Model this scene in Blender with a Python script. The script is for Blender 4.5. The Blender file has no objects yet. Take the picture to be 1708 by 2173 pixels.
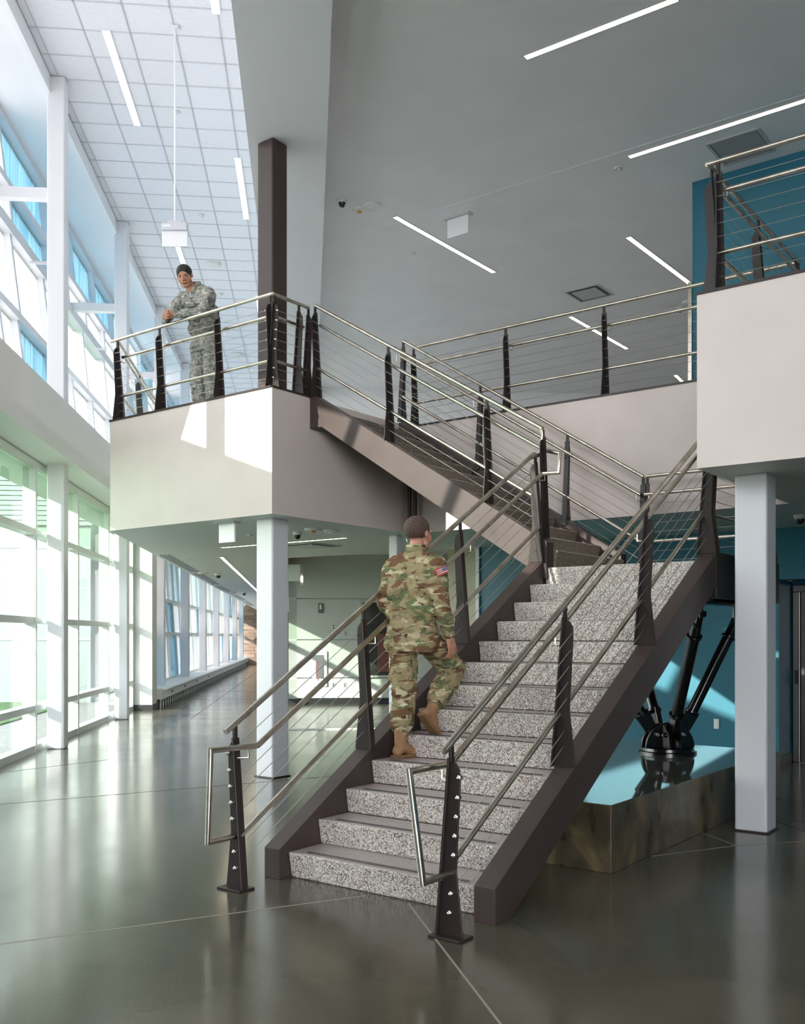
import bpy, bmesh, math, random
from mathutils import Vector, Matrix
random.seed(7)
S = bpy.context.scene
COL = S.collection
R = math.radians
# ---------------------------------------------------------------- camera
HC = 1.65
CAM = Vector((7.691, -8.363, HC))
YAW = R(37.15)
FPX = 2060.0
HOR = 1349.0
cd = bpy.data.cameras.new('camera')
cam = bpy.data.objects.new('camera', cd)
COL.objects.link(cam)
cam.location = CAM
cam.rotation_euler = (R(90), 0, YAW)
cd.sensor_fit = 'HORIZONTAL'
cd.sensor_width = 36
cd.lens = FPX / 1708 * 36
cd.shift_y = (HOR - 1086.5) / 1708
cd.clip_end = 500
S.camera = cam
# ---------------------------------------------------------------- world, sun, exposure
w = bpy.data.worlds.new('sky')
S.world = w
w.use_nodes = True
nt = w.node_tree
nt.nodes.clear()
wo = nt.nodes.new('ShaderNodeOutputWorld')
bg = nt.nodes.new('ShaderNodeBackground')
tc = nt.nodes.new('ShaderNodeTexCoord')
sx = nt.nodes.new('ShaderNodeSeparateXYZ')
cr = nt.nodes.new('ShaderNodeValToRGB')
nt.links.new(tc.outputs['Generated'], sx.inputs[0])
nt.links.new(sx.outputs['Z'], cr.inputs[0])
cr.color_ramp.elements[0].position = 0.0
cr.color_ramp.elements[0].color = (1.0, 0.975, 0.94, 1)
cr.color_ramp.elements[1].position = 0.8
cr.color_ramp.elements[1].color = (0.66, 0.80, 1.0, 1)
nt.links.new(cr.outputs[0], bg.inputs[0])
bg.inputs[1].default_value = 5.4
nt.links.new(bg.outputs[0], wo.inputs[0])
sd = bpy.data.lights.new('sun', 'SUN')
sd.energy = 6.5
sd.angle = R(0.6)
sd.color = (1.0, 0.95, 0.86)
sun = bpy.data.objects.new('sun', sd)
COL.objects.link(sun)
sun.location = (-20, -60, 30)
SUN_DIR = Vector((0.2056, 0.979, -0.40)).normalized()
sun.rotation_euler = SUN_DIR.to_track_quat('-Z', 'Y').to_euler()
S.view_settings.view_transform = 'Standard'
S.view_settings.look = 'None'
S.view_settings.gamma = 1
S.view_settings.use_curve_mapping = False
S.view_settings.exposure = 0.85
S.cycles.max_bounces = 9
S.cycles.diffuse_bounces = 5
S.cycles.glossy_bounces = 4
S.cycles.transmission_bounces = 6
S.cycles.transparent_max_bounces = 16
S.cycles.sample_clamp_indirect = 6
S.cycles.use_denoising = True
S.cycles.caustics_reflective = False
S.cycles.caustics_refractive = False
# large ceiling luminaires of the hall behind the camera
def area(name, loc, rot, sx_, sy_, power, col=(1, .96, .9)):
    l = bpy.data.lights.new(name, 'AREA')
    l.shape = 'RECTANGLE'
    l.size = sx_
    l.size_y = sy_
    l.energy = power
    l.color = col
    o = bpy.data.objects.new(name, l)
    COL.objects.link(o)
    o.location = loc
    o.rotation_euler = rot
    return o
# ---------------------------------------------------------------- frames
CX, SX = math.cos(YAW), math.sin(YAW)
def camw(x, y, z=0.0):
    """camera-plan coordinates (x right, y forward) to world"""
    return Vector((CAM.x + x * CX - y * SX, CAM.y + x * SX + y * CX, z))
def at(px, py, z):
    """point of the level z behind a pixel of the photograph"""
    y = (z - HC) * FPX / (HOR - py)
    return camw((px - 854) / FPX * y, y, z)
def atv(px, py, v):
    """point of the plane v = const (world Y)"""
    t = (px - 854) / FPX
    y = (v - CAM.y) / (t * SX + CX)
    return camw(t * y, y, HC + (HOR - py) / FPX * y)
KN = Vector((0.7343, 0.6788, 0))      # right of the window wall
KC = Vector((-0.6788, 0.7343, 0))     # along the window wall, away
def K(k, c, z=0.0):
    p = Vector((CAM.x, CAM.y, 0)) + KN * k + KC * c
    return Vector((p.x, p.y, z))
KF = Matrix(((KN.x, KC.x, 0, CAM.x), (KN.y, KC.y, 0, CAM.y), (0, 0, 1, 0), (0, 0, 0, 1)))
I4 = Matrix.Identity(4)
# ---------------------------------------------------------------- mesh helpers
def NB():
    return bmesh.new()
def bx(bm, lo, hi, M=None):
    M = M or I4
    v = [bm.verts.new(M @ Vector((x, y, z))) for z in (lo[2], hi[2]) for y in (lo[1], hi[1]) for x in (lo[0], hi[0])]
    for f in ((0, 2, 3, 1), (4, 5, 7, 6), (0, 1, 5, 4), (1, 3, 7, 5), (3, 2, 6, 7), (2, 0, 4, 6)):
        bm.faces.new([v[i] for i in f])
    return bm
def poly(bm, pts, ext, M=None):
    """closed polygon pts swept by vector ext"""
    M = M or I4
    a = [bm.verts.new(M @ Vector(p)) for p in pts]
    b = [bm.verts.new(M @ (Vector(p) + Vector(ext))) for p in pts]
    n = len(pts)
    bm.faces.new(a[::-1])
    bm.faces.new(b)
    for i in range(n):
        bm.faces.new((a[i], a[(i + 1) % n], b[(i + 1) % n], b[i]))
    return bm
def tube(bm, pts, r, seg=12, cap=True):
    pts = [Vector(p) for p in pts]
    n = len(pts)
    dirs = [(pts[i + 1] - pts[i]).normalized() for i in range(n - 1)]
    up = Vector((0, 0, 1)) if abs(dirs[0].z) < .9 else Vector((1, 0, 0))
    u = dirs[0].cross(up).normalized()
    rings = []
    for i in range(n):
        if i == 0:
            d = dirs[0]
        elif i == n - 1:
            d = dirs[-1]
        else:
            d = (dirs[i - 1] + dirs[i]).normalized()
        base = dirs[i - 1] if i else dirs[0]
        uu = (u - base * u.dot(base)).normalized()
        vv = base.cross(uu).normalized()
        ring = []
        rr = r[i] if isinstance(r, (list, tuple)) else r
        for k in range(seg):
            a = 2 * math.pi * k / seg
            p = uu * math.cos(a) * rr + vv * math.sin(a) * rr
            # slide along segment direction onto the mitre plane
            q = p - base * (p.dot(d) / base.dot(d))
            ring.append(bm.verts.new(pts[i] + q))
        rings.append(ring)
        u = uu
        if 0 < i < n - 1:
            rot = dirs[i - 1].rotation_difference(dirs[i])
            u = rot @ uu
    for i in range(n - 1):
        for k in range(seg):
            bm.faces.new((rings[i][k], rings[i][(k + 1) % seg], rings[i + 1][(k + 1) % seg], rings[i + 1][k]))
    if cap:
        bm.faces.new(rings[0][::-1])
        bm.faces.new(rings[-1])
    return bm
def lathe(bm, prof, c=(0, 0, 0), seg=32, M=None):
    """profile of (r, z) turned round the vertical through c"""
    M = M or Matrix.Translation(Vector(c))
    rings = []
    for r, z in prof:
        rings.append([bm.verts.new(M @ Vector((r * math.cos(2 * math.pi * k / seg), r * math.sin(2 * math.pi * k / seg), z))) for k in range(seg)])
    for i in range(len(prof) - 1):
        for k in range(seg):
            bm.faces.new((rings[i][k], rings[i][(k + 1) % seg], rings[i + 1][(k + 1) % seg], rings[i + 1][k]))
    bm.faces.new(rings[0][::-1])
    bm.faces.new(rings[-1])
    return bm
def tag(o, label=None, cat=None, group=None, kind=None):
    if label: o['label'] = label
    if cat: o['category'] = cat
    if group: o['group'] = group
    if kind: o['kind'] = kind
    return o
WL = {}
def finish(bm, name):
    bmesh.ops.recalc_face_normals(bm, faces=bm.faces)
    me = bpy.data.meshes.new(name)
    bm.to_mesh(me)
    bm.free()
    return me
def mk(name, bm, mat, parent=None, bevel=0, smooth=False, seg=2, ang=35):
    me = finish(bm, name)
    o = bpy.data.objects.new(name, me)
    COL.objects.link(o)
    for m in (mat if isinstance(mat, (list, tuple)) else [mat]):
        me.materials.append(m)
    if parent is not None:
        o.parent = parent
        L = WL.get(parent.name, Vector((0, 0, 0)))
        me.transform(Matrix.Translation(-L))
        WL[o.name] = L
    else:
        xs = [v.co for v in me.vertices]
        c = Vector((sum(p.x for p in xs) / len(xs), sum(p.y for p in xs) / len(xs), min(p.z for p in xs)))
        me.transform(Matrix.Translation(-c))
        o.location = c
        WL[o.name] = c
    if smooth:
        me.shade_smooth()
        me.set_sharp_from_angle(angle=R(ang))
    if bevel:
        b = o.modifiers.new('b', 'BEVEL')
        b.width = bevel
        b.segments = seg
        b.limit_method = 'ANGLE'
        b.angle_limit = R(30)
        b.harden_normals = False
    return o
def root(name, loc, label, cat, group=None):
    o = bpy.data.objects.new(name, None)
    COL.objects.link(o)
    o.location = loc
    o.empty_display_size = .1
    WL[o.name] = Vector(loc)
    tag(o, label, cat, group)
    return o
def struct(name, bm, mat, parent=None, **kw):
    o = mk(name, bm, mat, parent, **kw)
    if parent is None:
        o['kind'] = 'structure'
    return o
def sroot(name, loc):
    o = bpy.data.objects.new(name, None)
    COL.objects.link(o)
    o.location = loc
    WL[o.name] = Vector(loc)
    o['kind'] = 'structure'
    return o
# ---------------------------------------------------------------- materials
def mat(name, col, rough=.5, metal=0, spec=.5, coat=0, emit=None, es=0):
    m = bpy.data.materials.new(name)
    m.use_nodes = True
    b = m.node_tree.nodes['Principled BSDF']
    b.inputs['Base Color'].default_value = (*col, 1)
    b.inputs['Roughness'].default_value = rough
    b.inputs['Metallic'].default_value = metal
    b.inputs['Specular IOR Level'].default_value = spec
    b.inputs['Coat Weight'].default_value = coat
    if emit:
        b.inputs['Emission Color'].default_value = (*emit, 1)
        b.inputs['Emission Strength'].default_value = es
    return m
def N(m, t, **kw):
    n = m.node_tree.nodes.new(t)
    for k, v in kw.items():
        setattr(n, k, v)
    return n
def noise_col(m, cols, scale=4, detail=6, stretch=(1, 1, 1), pos=None, bump=0, rough=None, dist=0):
    """colour ramp of a noise into the base colour, optional bump and roughness range"""
    t = m.node_tree
    b = t.nodes['Principled BSDF']
    tc = N(m, 'ShaderNodeTexCoord')
    mp = N(m, 'ShaderNodeMapping')
    mp.inputs['Scale'].default_value = stretch
    n = N(m, 'ShaderNodeTexNoise')
    n.inputs['Scale'].default_value = scale
    n.inputs['Detail'].default_value = detail
    n.inputs['Distortion'].default_value = dist
    r = N(m, 'ShaderNodeValToRGB')
    t.links.new(tc.outputs['Object'], mp.inputs[0])
    t.links.new(mp.outputs[0], n.inputs['Vector'])
    t.links.new(n.outputs['Fac'], r.inputs[0])
    e = r.color_ramp.elements
    while len(e) < len(cols):
        e.new(.5)
    for i, c in enumerate(cols):
        e[i].position = pos[i] if pos else .3 + .4 * i / (len(cols) - 1)
        e[i].color = (*c, 1)
    t.links.new(r.outputs[0], b.inputs['Base Color'])
    if bump:
        bp = N(m, 'ShaderNodeBump')
        bp.inputs['Strength'].default_value = bump
        bp.inputs['Distance'].default_value = .01
        t.links.new(n.outputs['Fac'], bp.inputs['Height'])
        t.links.new(bp.outputs[0], b.inputs['Normal'])
    if rough:
        mr = N(m, 'ShaderNodeMapRange')
        mr.inputs['To Min'].default_value = rough[0]
        mr.inputs['To Max'].default_value = rough[1]
        t.links.new(n.outputs['Fac'], mr.inputs[0])
        t.links.new(mr.outputs[0], b.inputs['Roughness'])
    return m
M = {}
M['white'] = mat('white_paint', (.80, .81, .83), .45)
M['column'] = mat('column_paint', (.70, .695, .72), .3)
M['plaster'] = noise_col(mat('grey_ceiling_plaster', (.55, .55, .56), .8), [(.80, .79, .80), (.86, .85, .86)], 1.2)
M['beam'] = mat('beam_plaster', (.80, .80, .81), .8)
M['fascia'] = noise_col(mat('beige_fascia', (.58, .50, .47), .6), [(.66, .565, .53), (.70, .61, .575)], 2)
M['soffit'] = mat('soffit_paint', (.76, .79, .76), .6)
M['bulk'] = mat('bulkhead_paint', (.78, .78, .77), .6)
M['wallgrey'] = mat('grey_wall', (.62, .63, .61), .6)
M['beige'] = mat('beige_wall', (.62, .58, .45), .6)
M['teal'] = noise_col(mat('teal_wall', (.01, .12, .19), .45), [(.012, .125, .185), (.018, .16, .235)], .8)
M['tile'] = noise_col(mat('ceiling_tile', (.8, .8, .83), .9), [(.76, .76, .80), (.84, .84, .87)], 60, 2)
M['tbar'] = mat('ceiling_grid_bar', (.60, .60, .63), .6)
M['black'] = mat('dark_base', (.02, .02, .02), .5)
M['bronze'] = noise_col(mat('bronze_paint', (.06, .045, .045), .34, 0, .3), [(.024, .017, .016), (.034, .025, .023)], 3)
M['bronze2'] = noise_col(mat('bronze_stringer', (.10, .075, .072), .36, 0, .35), [(.050, .034, .031), (.064, .045, .041)], 2.5, rough=(.34, .46))
M['castiron'] = mat('black_gloss', (.004, .004, .005), .16, 0, .6)
M['steel'] = noise_col(mat('brushed_steel', (.55, .52, .47), .3, 1), [(.47, .41, .335), (.68, .63, .56)], 9, 3, rough=(.24, .36))
M['cable'] = mat('cable_steel', (.62, .60, .57), .35, 1)
M['bolt'] = mat('bolt_steel', (.75, .73, .7), .2, 1)
M['panelsteel'] = noise_col(mat('elevator_steel', (.3, .29, .28), .3, 1), [(.20, .19, .19), (.34, .33, .31)], 2, 2, (1, 1, .2))
M['frame'] = mat('window_frame', (.72, .76, .73), .35)
M['frameblue'] = mat('window_frame_upper', (.66, .68, .72), .4)
M['lamp'] = mat('lamp_diffuser', (1, .95, .85), .5, emit=(1, .86, .66), es=5)
M['lampw'] = mat('lamp_diffuser_cool', (1, 1, 1), .5, emit=(1, .98, .92), es=1.6)
M['housing'] = mat('lamp_housing', (.5, .5, .5), .5)
M['plastic'] = mat('white_plastic', (.75, .75, .73), .4)
M['amber'] = mat('amber_lens', (.5, .25, .03), .3)
M['dark'] = mat('dark_glass_panel', (.03, .028, .026), .12)
M['ground'] = noise_col(mat('gravel_ground', (.4, .38, .33), .9), [(.14, .135, .12), (.25, .24, .21)], 14)
M['grass'] = noise_col(mat('lawn', (.1, .2, .04), .9), [(.03, .07, .012), (.06, .12, .03)], 20)
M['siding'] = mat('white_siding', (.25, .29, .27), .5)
M['joint'] = mat('joint_filler', (.30, .27, .22), .6)
M['jointdark'] = mat('joint_dark', (.05, .05, .045), .5)
def floor_mat():
    m = mat('polished_concrete', (.1, .1, .08), .14, 0, .6)
    t = m.node_tree
    b = t.nodes['Principled BSDF']
    tc = N(m, 'ShaderNodeTexCoord')
    n1 = N(m, 'ShaderNodeTexNoise')
    n1.inputs['Scale'].default_value = .55
    n1.inputs['Detail'].default_value = 7
    n2 = N(m, 'ShaderNodeTexNoise')
    n2.inputs['Scale'].default_value = 160
    n2.inputs['Detail'].default_value = 2
    r1 = N(m, 'ShaderNodeValToRGB')
    e = r1.color_ramp.elements
    e[0].position = .32
    e[0].color = (.068, .059, .042, 1)
    e[1].position = .7
    e[1].color = (.120, .106, .077, 1)
    r2 = N(m, 'ShaderNodeValToRGB')
    e = r2.color_ramp.elements
    e[0].position = .62
    e[0].color = (0, 0, 0, 1)
    e[1].position = .74
    e[1].color = (1, 1, 1, 1)
    mx = N(m, 'ShaderNodeMix')
    mx.data_type = 'RGBA'
    mx.inputs[7].default_value = (.26, .24, .18, 1)
    mu = N(m, 'ShaderNodeMath')
    mu.operation = 'MULTIPLY'
    mu.inputs[1].default_value = .45
    for nn in (n1, n2):
        t.links.new(tc.outputs['Object'], nn.inputs['Vector'])
    t.links.new(n1.outputs['Fac'], r1.inputs[0])
    t.links.new(n2.outputs['Fac'], r2.inputs[0])
    t.links.new(r2.outputs[0], mu.inputs[0])
    t.links.new(mu.outputs[0], mx.inputs[0])
    t.links.new(r1.outputs[0], mx.inputs[6])
    t.links.new(mx.outputs[2], b.inputs['Base Color'])
    n3 = N(m, 'ShaderNodeTexNoise')
    n3.inputs['Scale'].default_value = 2.2
    n3.inputs['Detail'].default_value = 4
    t.links.new(tc.outputs['Object'], n3.inputs['Vector'])
    mr = N(m, 'ShaderNodeMapRange')
    mr.inputs['To Min'].default_value = .10
    mr.inputs['To Max'].default_value = .24
    t.links.new(n3.outputs['Fac'], mr.inputs[0])
    t.links.new(mr.outputs[0], b.inputs['Roughness'])
    bp = N(m, 'ShaderNodeBump')
    bp.inputs['Strength'].default_value = .06
    bp.inputs['Distance'].default_value = .02
    t.links.new(n3.outputs['Fac'], bp.inputs['Height'])
    t.links.new(bp.outputs[0], b.inputs['Normal'])
    return m
M['floor'] = floor_mat()
def terrazzo(name, base, chips, scale, dark):
    m = mat(name, base, .35)
    t = m.node_tree
    b = t.nodes['Principled BSDF']
    tc = N(m, 'ShaderNodeTexCoord')
    v = N(m, 'ShaderNodeTexVoronoi')
    v.inputs['Scale'].default_value = scale
    wn = N(m, 'ShaderNodeTexVoronoi')
    wn.feature = 'DISTANCE_TO_EDGE'
    wn.inputs['Scale'].default_value = scale
    t.links.new(tc.outputs['Object'], v.inputs['Vector'])
    t.links.new(tc.outputs['Object'], wn.inputs['Vector'])
    sp = N(m, 'ShaderNodeSeparateColor')
    t.links.new(v.outputs['Color'], sp.inputs[0])
    r = N(m, 'ShaderNodeValToRGB')
    r.color_ramp.interpolation = 'CONSTANT'
    e = r.color_ramp.elements
    while len(e) < len(chips):
        e.new(.5)
    for i, (p, c) in enumerate(chips):
        e[i].position = p
        e[i].color = (*c, 1)
    t.links.new(sp.outputs[0], r.inputs[0])
    g = N(m, 'ShaderNodeValToRGB')
    g.color_ramp.elements[0].position = .05
    g.color_ramp.elements[1].position = .12
    t.links.new(wn.outputs['Distance'], g.inputs[0])
    mx = N(m, 'ShaderNodeMix')
    mx.data_type = 'RGBA'
    mx.inputs[6].default_value = (*dark, 1)
    t.links.new(g.outputs[0], mx.inputs[0])
    t.links.new(r.outputs[0], mx.inputs[7])
    t.links.new(mx.outputs[2], b.inputs['Base Color'])
    return m
M['terrazzo'] = terrazzo('terrazzo', (.4, .38, .36), [(0, (.66, .61, .57)), (.34, (.34, .27, .235)), (.50, (.97, .93, .88)), (.76, (.03, .027, .025)), (.88, (.34, .20, .11))], 125, (.46, .41, .38))
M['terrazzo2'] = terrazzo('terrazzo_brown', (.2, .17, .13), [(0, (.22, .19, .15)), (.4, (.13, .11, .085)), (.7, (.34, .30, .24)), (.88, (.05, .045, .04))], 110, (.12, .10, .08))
M['tread'] = terrazzo('terrazzo_tread', (.4, .36, .34), [(0, (.46, .39, .37)), (.4, (.40, .33, .31)), (.7, (.56, .48, .45)), (.92, (.2, .17, .16))], 120, (.42, .35, .33))
def plinth_mat():
    m = mat('stained_concrete', (.12, .09, .05), .28, 0, .6)
    noise_col(m, [(.035, .029, .020), (.085, .066, .040), (.20, .145, .07)], 3.2, 9, (1, 1, .45), pos=[.34, .52, .74], dist=1.8, rough=(.2, .4))
    return m
M['plinth'] = plinth_mat()
M['plinthtop'] = noise_col(mat('plinth_top_polish', (.2, .2, .17), .06, 0, .9, coat=.8), [(.10, .09, .07), (.16, .15, .12)], 2)
def facing(m, f0=.06):
    """Schlick reflectance that is the same from both sides of a thin pane"""
    lw = N(m, 'ShaderNodeLayerWeight')
    lw.inputs[0].default_value = .5
    pw = N(m, 'ShaderNodeMath'); pw.operation = 'POWER'; pw.inputs[1].default_value = 4
    ma = N(m, 'ShaderNodeMath'); ma.operation = 'MULTIPLY_ADD'; ma.inputs[1].default_value = .8 if f0 > .03 else .04; ma.inputs[2].default_value = f0
    m.node_tree.links.new(lw.outputs['Facing'], pw.inputs[0])
    m.node_tree.links.new(pw.outputs[0], ma.inputs[0])
    return ma
def pane_clear(name, tint, gl=.06):
    m = bpy.data.materials.new(name)
    m.use_nodes = True
    t = m.node_tree
    t.nodes.clear()
    o = N(m, 'ShaderNodeOutputMaterial')
    mx = N(m, 'ShaderNodeMixShader')
    tr = N(m, 'ShaderNodeBsdfTransparent')
    g = N(m, 'ShaderNodeBsdfGlossy')
    fr = facing(m, gl)
    tr.inputs[0].default_value = (*tint, 1)
    g.inputs['Roughness'].default_value = .02
    t.links.new(fr.outputs[0], mx.inputs[0])
    t.links.new(tr.outputs[0], mx.inputs[1])
    t.links.new(g.outputs[0], mx.inputs[2])
    t.links.new(mx.outputs[0], o.inputs[0])
    return m
M['glass'] = pane_clear('clear_green_glass', (.90, .955, .92))
M['glass3'] = pane_clear('green_tinted_glass', (.62, .80, .64))
M['glass2'] = pane_clear('partition_glass', (.93, .97, .95), .0)
def pane_frit(name, c1, c2, stretch):
    m = bpy.data.materials.new(name)
    m.use_nodes = True
    t = m.node_tree
    t.nodes.clear()
    o = N(m, 'ShaderNodeOutputMaterial')
    tl = N(m, 'ShaderNodeBsdfTranslucent')
    gl = N(m, 'ShaderNodeBsdfGlossy')
    gl.inputs['Roughness'].default_value = .1
    mx = N(m, 'ShaderNodeMixShader')
    fr = facing(m)
    tc = N(m, 'ShaderNodeTexCoord')
    mp = N(m, 'ShaderNodeMapping')
    mp.inputs['Scale'].default_value = stretch
    n = N(m, 'ShaderNodeTexNoise')
    n.inputs['Scale'].default_value = 1
    r = N(m, 'ShaderNodeValToRGB')
    r.color_ramp.elements[0].position = .35
    r.color_ramp.elements[1].position = .65
    r.color_ramp.elements[0].color = (*c1, 1)
    r.color_ramp.elements[1].color = (*c2, 1)
    t.links.new(tc.outputs['Object'], mp.inputs[0])
    t.links.new(mp.outputs[0], n.inputs['Vector'])
    t.links.new(n.outputs['Fac'], r.inputs[0])
    t.links.new(r.outputs[0], tl.inputs[0])
    t.links.new(fr.outputs[0], mx.inputs[0])
    t.links.new(tl.outputs[0], mx.inputs[1])
    t.links.new(gl.outputs[0], mx.inputs[2])
    t.links.new(mx.outputs[0], o.inputs[0])
    return m
M['panewhite'] = pane_frit('white_translucent_pane', (.36, .355, .365), (.43, .42, .43), (9, 9, .5))
M['paneblue'] = pane_frit('blue_translucent_pane', (.035, .095, .14), (.08, .16, .21), (8, 8, .5))
M['panepale'] = pane_frit('pale_blue_pane', (.20, .27, .31), (.25, .32, .36), (8, 8, .5))
# ================================================================ SETTING
ZF, ZB, LZ = 4.42, 3.01, 2.314
ZC, ZG, ZBM = 7.70, 9.80, 7.41
fl = struct('floor', bx(NB(), (-60, -30, -.2), (40, 70, 0)), M['floor'])
# outside the window wall the ground is gravel and lawn
struct('ground_outside', poly(NB(), [K(-60, -40, -.19), K(-3.99, -40, -.19), K(-3.99, 90, -.19), K(-60, 90, -.19)], (0, 0, .195)), M['ground'])
struct('lawn_outside', poly(NB(), [K(-60, -40, 0), K(-5.6, -40, 0), K(-5.6, 90, 0), K(-60, 90, 0)], (0, 0, .03)), M['grass'])
# saw-cut joints of the polished slab
def joint(p, q, wd=.012, m='joint'):
    p, q = Vector(p), Vector(q)
    d = (q - p).normalized()
    n = Vector((-d.y, d.x, 0)) * wd / 2
    mk('floor_joint', poly(NB(), [p - n, q - n, q + n, p + n], (0, 0, .0015)), M[m], fl)
def jp(x0, y0, x1, y1, **k):
    joint(at(x0, y0, 0), at(x1, y1, 0), **k)
jp(-300, 2043, 775, 1901)
jp(866, 1917, 1075, 2190)
jp(-60, 1712, 1000, 1622, m='jointdark')
jp(1383, 1817, 1560, 1795)
jp(1560, 1795, 1900, 1772)
jp(1492, 1768, 1563, 1795)
jp(1540, 1745, 1800, 1742, m='jointdark')
jp(1645, 1742, 1720, 1768, m='jointdark')
jp(0, 1640, 230, 1612, m='jointdark')
for c_ in (19.5, 22.0, 25.5, 29, 33, 38, 44):
    joint(K(-3.3, c_, 0), K(-.5, c_, 0), .02, 'jointdark')
for k_ in (-2.3, -1.2):
    joint(K(k_, 19.5, 0), K(k_, 55, 0), .012, 'jointdark')
# upper floor: one concrete deck wrapped in a beige drywall fascia
def prism2(name, plan, z0, z1, mside, mbot, mtop):
    bm = NB()
    a = [bm.verts.new((p[0], p[1], z0)) for p in plan]
    b = [bm.verts.new((p[0], p[1], z1)) for p in plan]
    n = len(plan)
    f0 = bm.faces.new(a[::-1])
    f1 = bm.faces.new(b)
    f0.material_index = 1
    f1.material_index = 2
    for i in range(n):
        bm.faces.new((a[i], a[(i + 1) % n], b[(i + 1) % n], b[i]))
    return struct(name, bm, [mside, mbot, mtop])
BL = (-2.93, -.62)
kk = K(-2.67, 58)
k3 = K(-.45, 17.2)
k4 = K(8, 17.2)
plan = [BL, (0, -.62), (0, 2.0), (4.83, 2.0), (4.83, -.62), (14, -.62), (14, 12), (k4.x, k4.y)]
plan = [BL, (0, -.62), (0, 2.0), (4.83, 2.0), (4.83, -.62), (14, -.62), (14, 4.3), (4.0, 4.3), (-.5, 4.3), (k3.x, k3.y), tuple(K(-.45, 58))[:2], tuple(kk)[:2]]
prism2('floor_upper', plan, ZB, ZF, M['fascia'], M['soffit'], M['wallgrey'])
prism2('floor_upper_rear', [(14, 4.3), (-.5, 4.3), (k3.x, k3.y), tuple(K(-.45, 23.7))[:2], tuple(K(14, 23.7))[:2], (14, 14)], 3.62, ZF, M['fascia'], M['soffit'], M['wallgrey'])
# dark metal edge trim along the deck
def edge(nm, a, b):
    a, b = Vector(a), Vector(b)
    d = (b - a).normalized()
    n = Vector((d.y, -d.x, 0)) * .012
    struct(nm, poly(NB(), [a + n, b + n, b - n * 3, a - n * 3], (0, 0, .022)), M['bronze'])
edge('trim_1', (-2.94, -.62, ZF), (0.0, -.62, ZF))
edge('trim_2', (0, -.62, ZF), (0, .0, ZF))
edge('trim_3', (0, 2.0, ZF), (4.83, 2.0, ZF))
edge('trim_4', (4.83, -.62, ZF), (12, -.62, ZF))
edge('trim_5', (4.83, 2.0, ZF), (4.83, -.62, ZF))
# bulkhead of the window wall between ground glass and upper glass
struct('wall_left_bulkhead', bx(NB(), (-4.78, -6, 4.15), (-3.37, 58, 4.94), KF), M['bulk'])
struct('wall_left_header', bx(NB(), (-4.05, -6, 4.02), (-3.86, 22.4, 4.15), KF), M['frame'])
# ceilings
gc = struct('ceiling_grey', poly(NB(), [K(.1, -6, ZC), K(.1, 58, ZC), K(30, 58, ZC), K(30, -6, ZC)], (0, 0, .3)), M['plaster'])
struct('ceiling_beam', bx(NB(), (-.687, -6, ZBM), (.227, 60, ZG + .3), KF), M['beam'])
p0, p1 = at(690, 520, ZC), at(1720, 196, ZC)
d_ = (p1 - p0).normalized() * .006
nn_ = Vector((-d_.y, d_.x, 0))
mk('reveal_joint', poly(NB(), [p0 - nn_, p1 - nn_, p1 + nn_, p0 + nn_], (0, 0, -.004)), M['white'], gc)
cw = sroot('ceiling_white', K(-2.3, 22, ZG))
mk('ceiling_backing', bx(NB(), (-4.0, -6, ZG + .03), (-.68, 60, ZG + .25), KF), M['white'], cw)
LAMPS = [(-2.70, 13.4), (-2.70, 20.3), (-1.185, 10.45), (-1.185, 16.75), (-2.70, 27.2), (-1.185, 23.5)]
c0 = 12.2
bars = NB()
ks = [-3.72, -3.61, -3.0, -2.39, -1.78, -1.17, -.687]
tm = {}
tb = NB()
nrow = 34
for k_ in ks[1:-1]:
    bx(tb, (k_ - .008, 2, ZG - .004), (k_ + .008, 58, ZG + .03), KF)
for i in range(nrow + 1):
    c_ = c0 + i * .61
    bx(tb, (ks[0], c_ - .008, ZG - .004), (ks[-1], c_ + .008, ZG + .029), KF)
mk('ceiling_grid_bars', tb, M['tbar'], cw)
for i in range(nrow):
    for j in range(len(ks) - 1):
        key = round(ks[j + 1] - ks[j], 3)
        if key not in tm:
            b_ = NB()
            h = .61 / 2 - .009
            g = key / 2 - .009
            bx(b_, (-g, -h, .006), (g, h, .02))
            tm[key] = finish(b_, 'ceiling_tile')
            tm[key].materials.append(M['tile'])
        o = bpy.data.objects.new('ceiling_tile', tm[key])
        COL.objects.link(o)
        o.parent = cw
        p = K((ks[j] + ks[j + 1]) / 2, c0 + (i + .5) * .61, ZG + random.uniform(-.001, .002)) - WL[cw.name]
        o.location = p
        o.rotation_euler = (0, 0, math.atan2(KN.y, KN.x))
bb = NB()
bx(bb, (ks[0], 2, ZG), (ks[-1], c0, ZG + .02), KF)
bx(bb, (ks[0], c0 + nrow * .61, ZG), (ks[-1], 58, ZG + .02), KF)
mk('plain_panel', bb, M['tile'], cw)
# edge beam of the white ceiling and the bluish soffit beyond it
struct('trim_6', bx(NB(), (-3.80, -6, 9.54), (-3.72, 60, 9.86), KF), M['white'])
struct('ceiling_window_soffit', bx(NB(), (-4.85, -6, 9.6), (-3.79, 60, 9.8), KF), M['white'])
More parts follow.
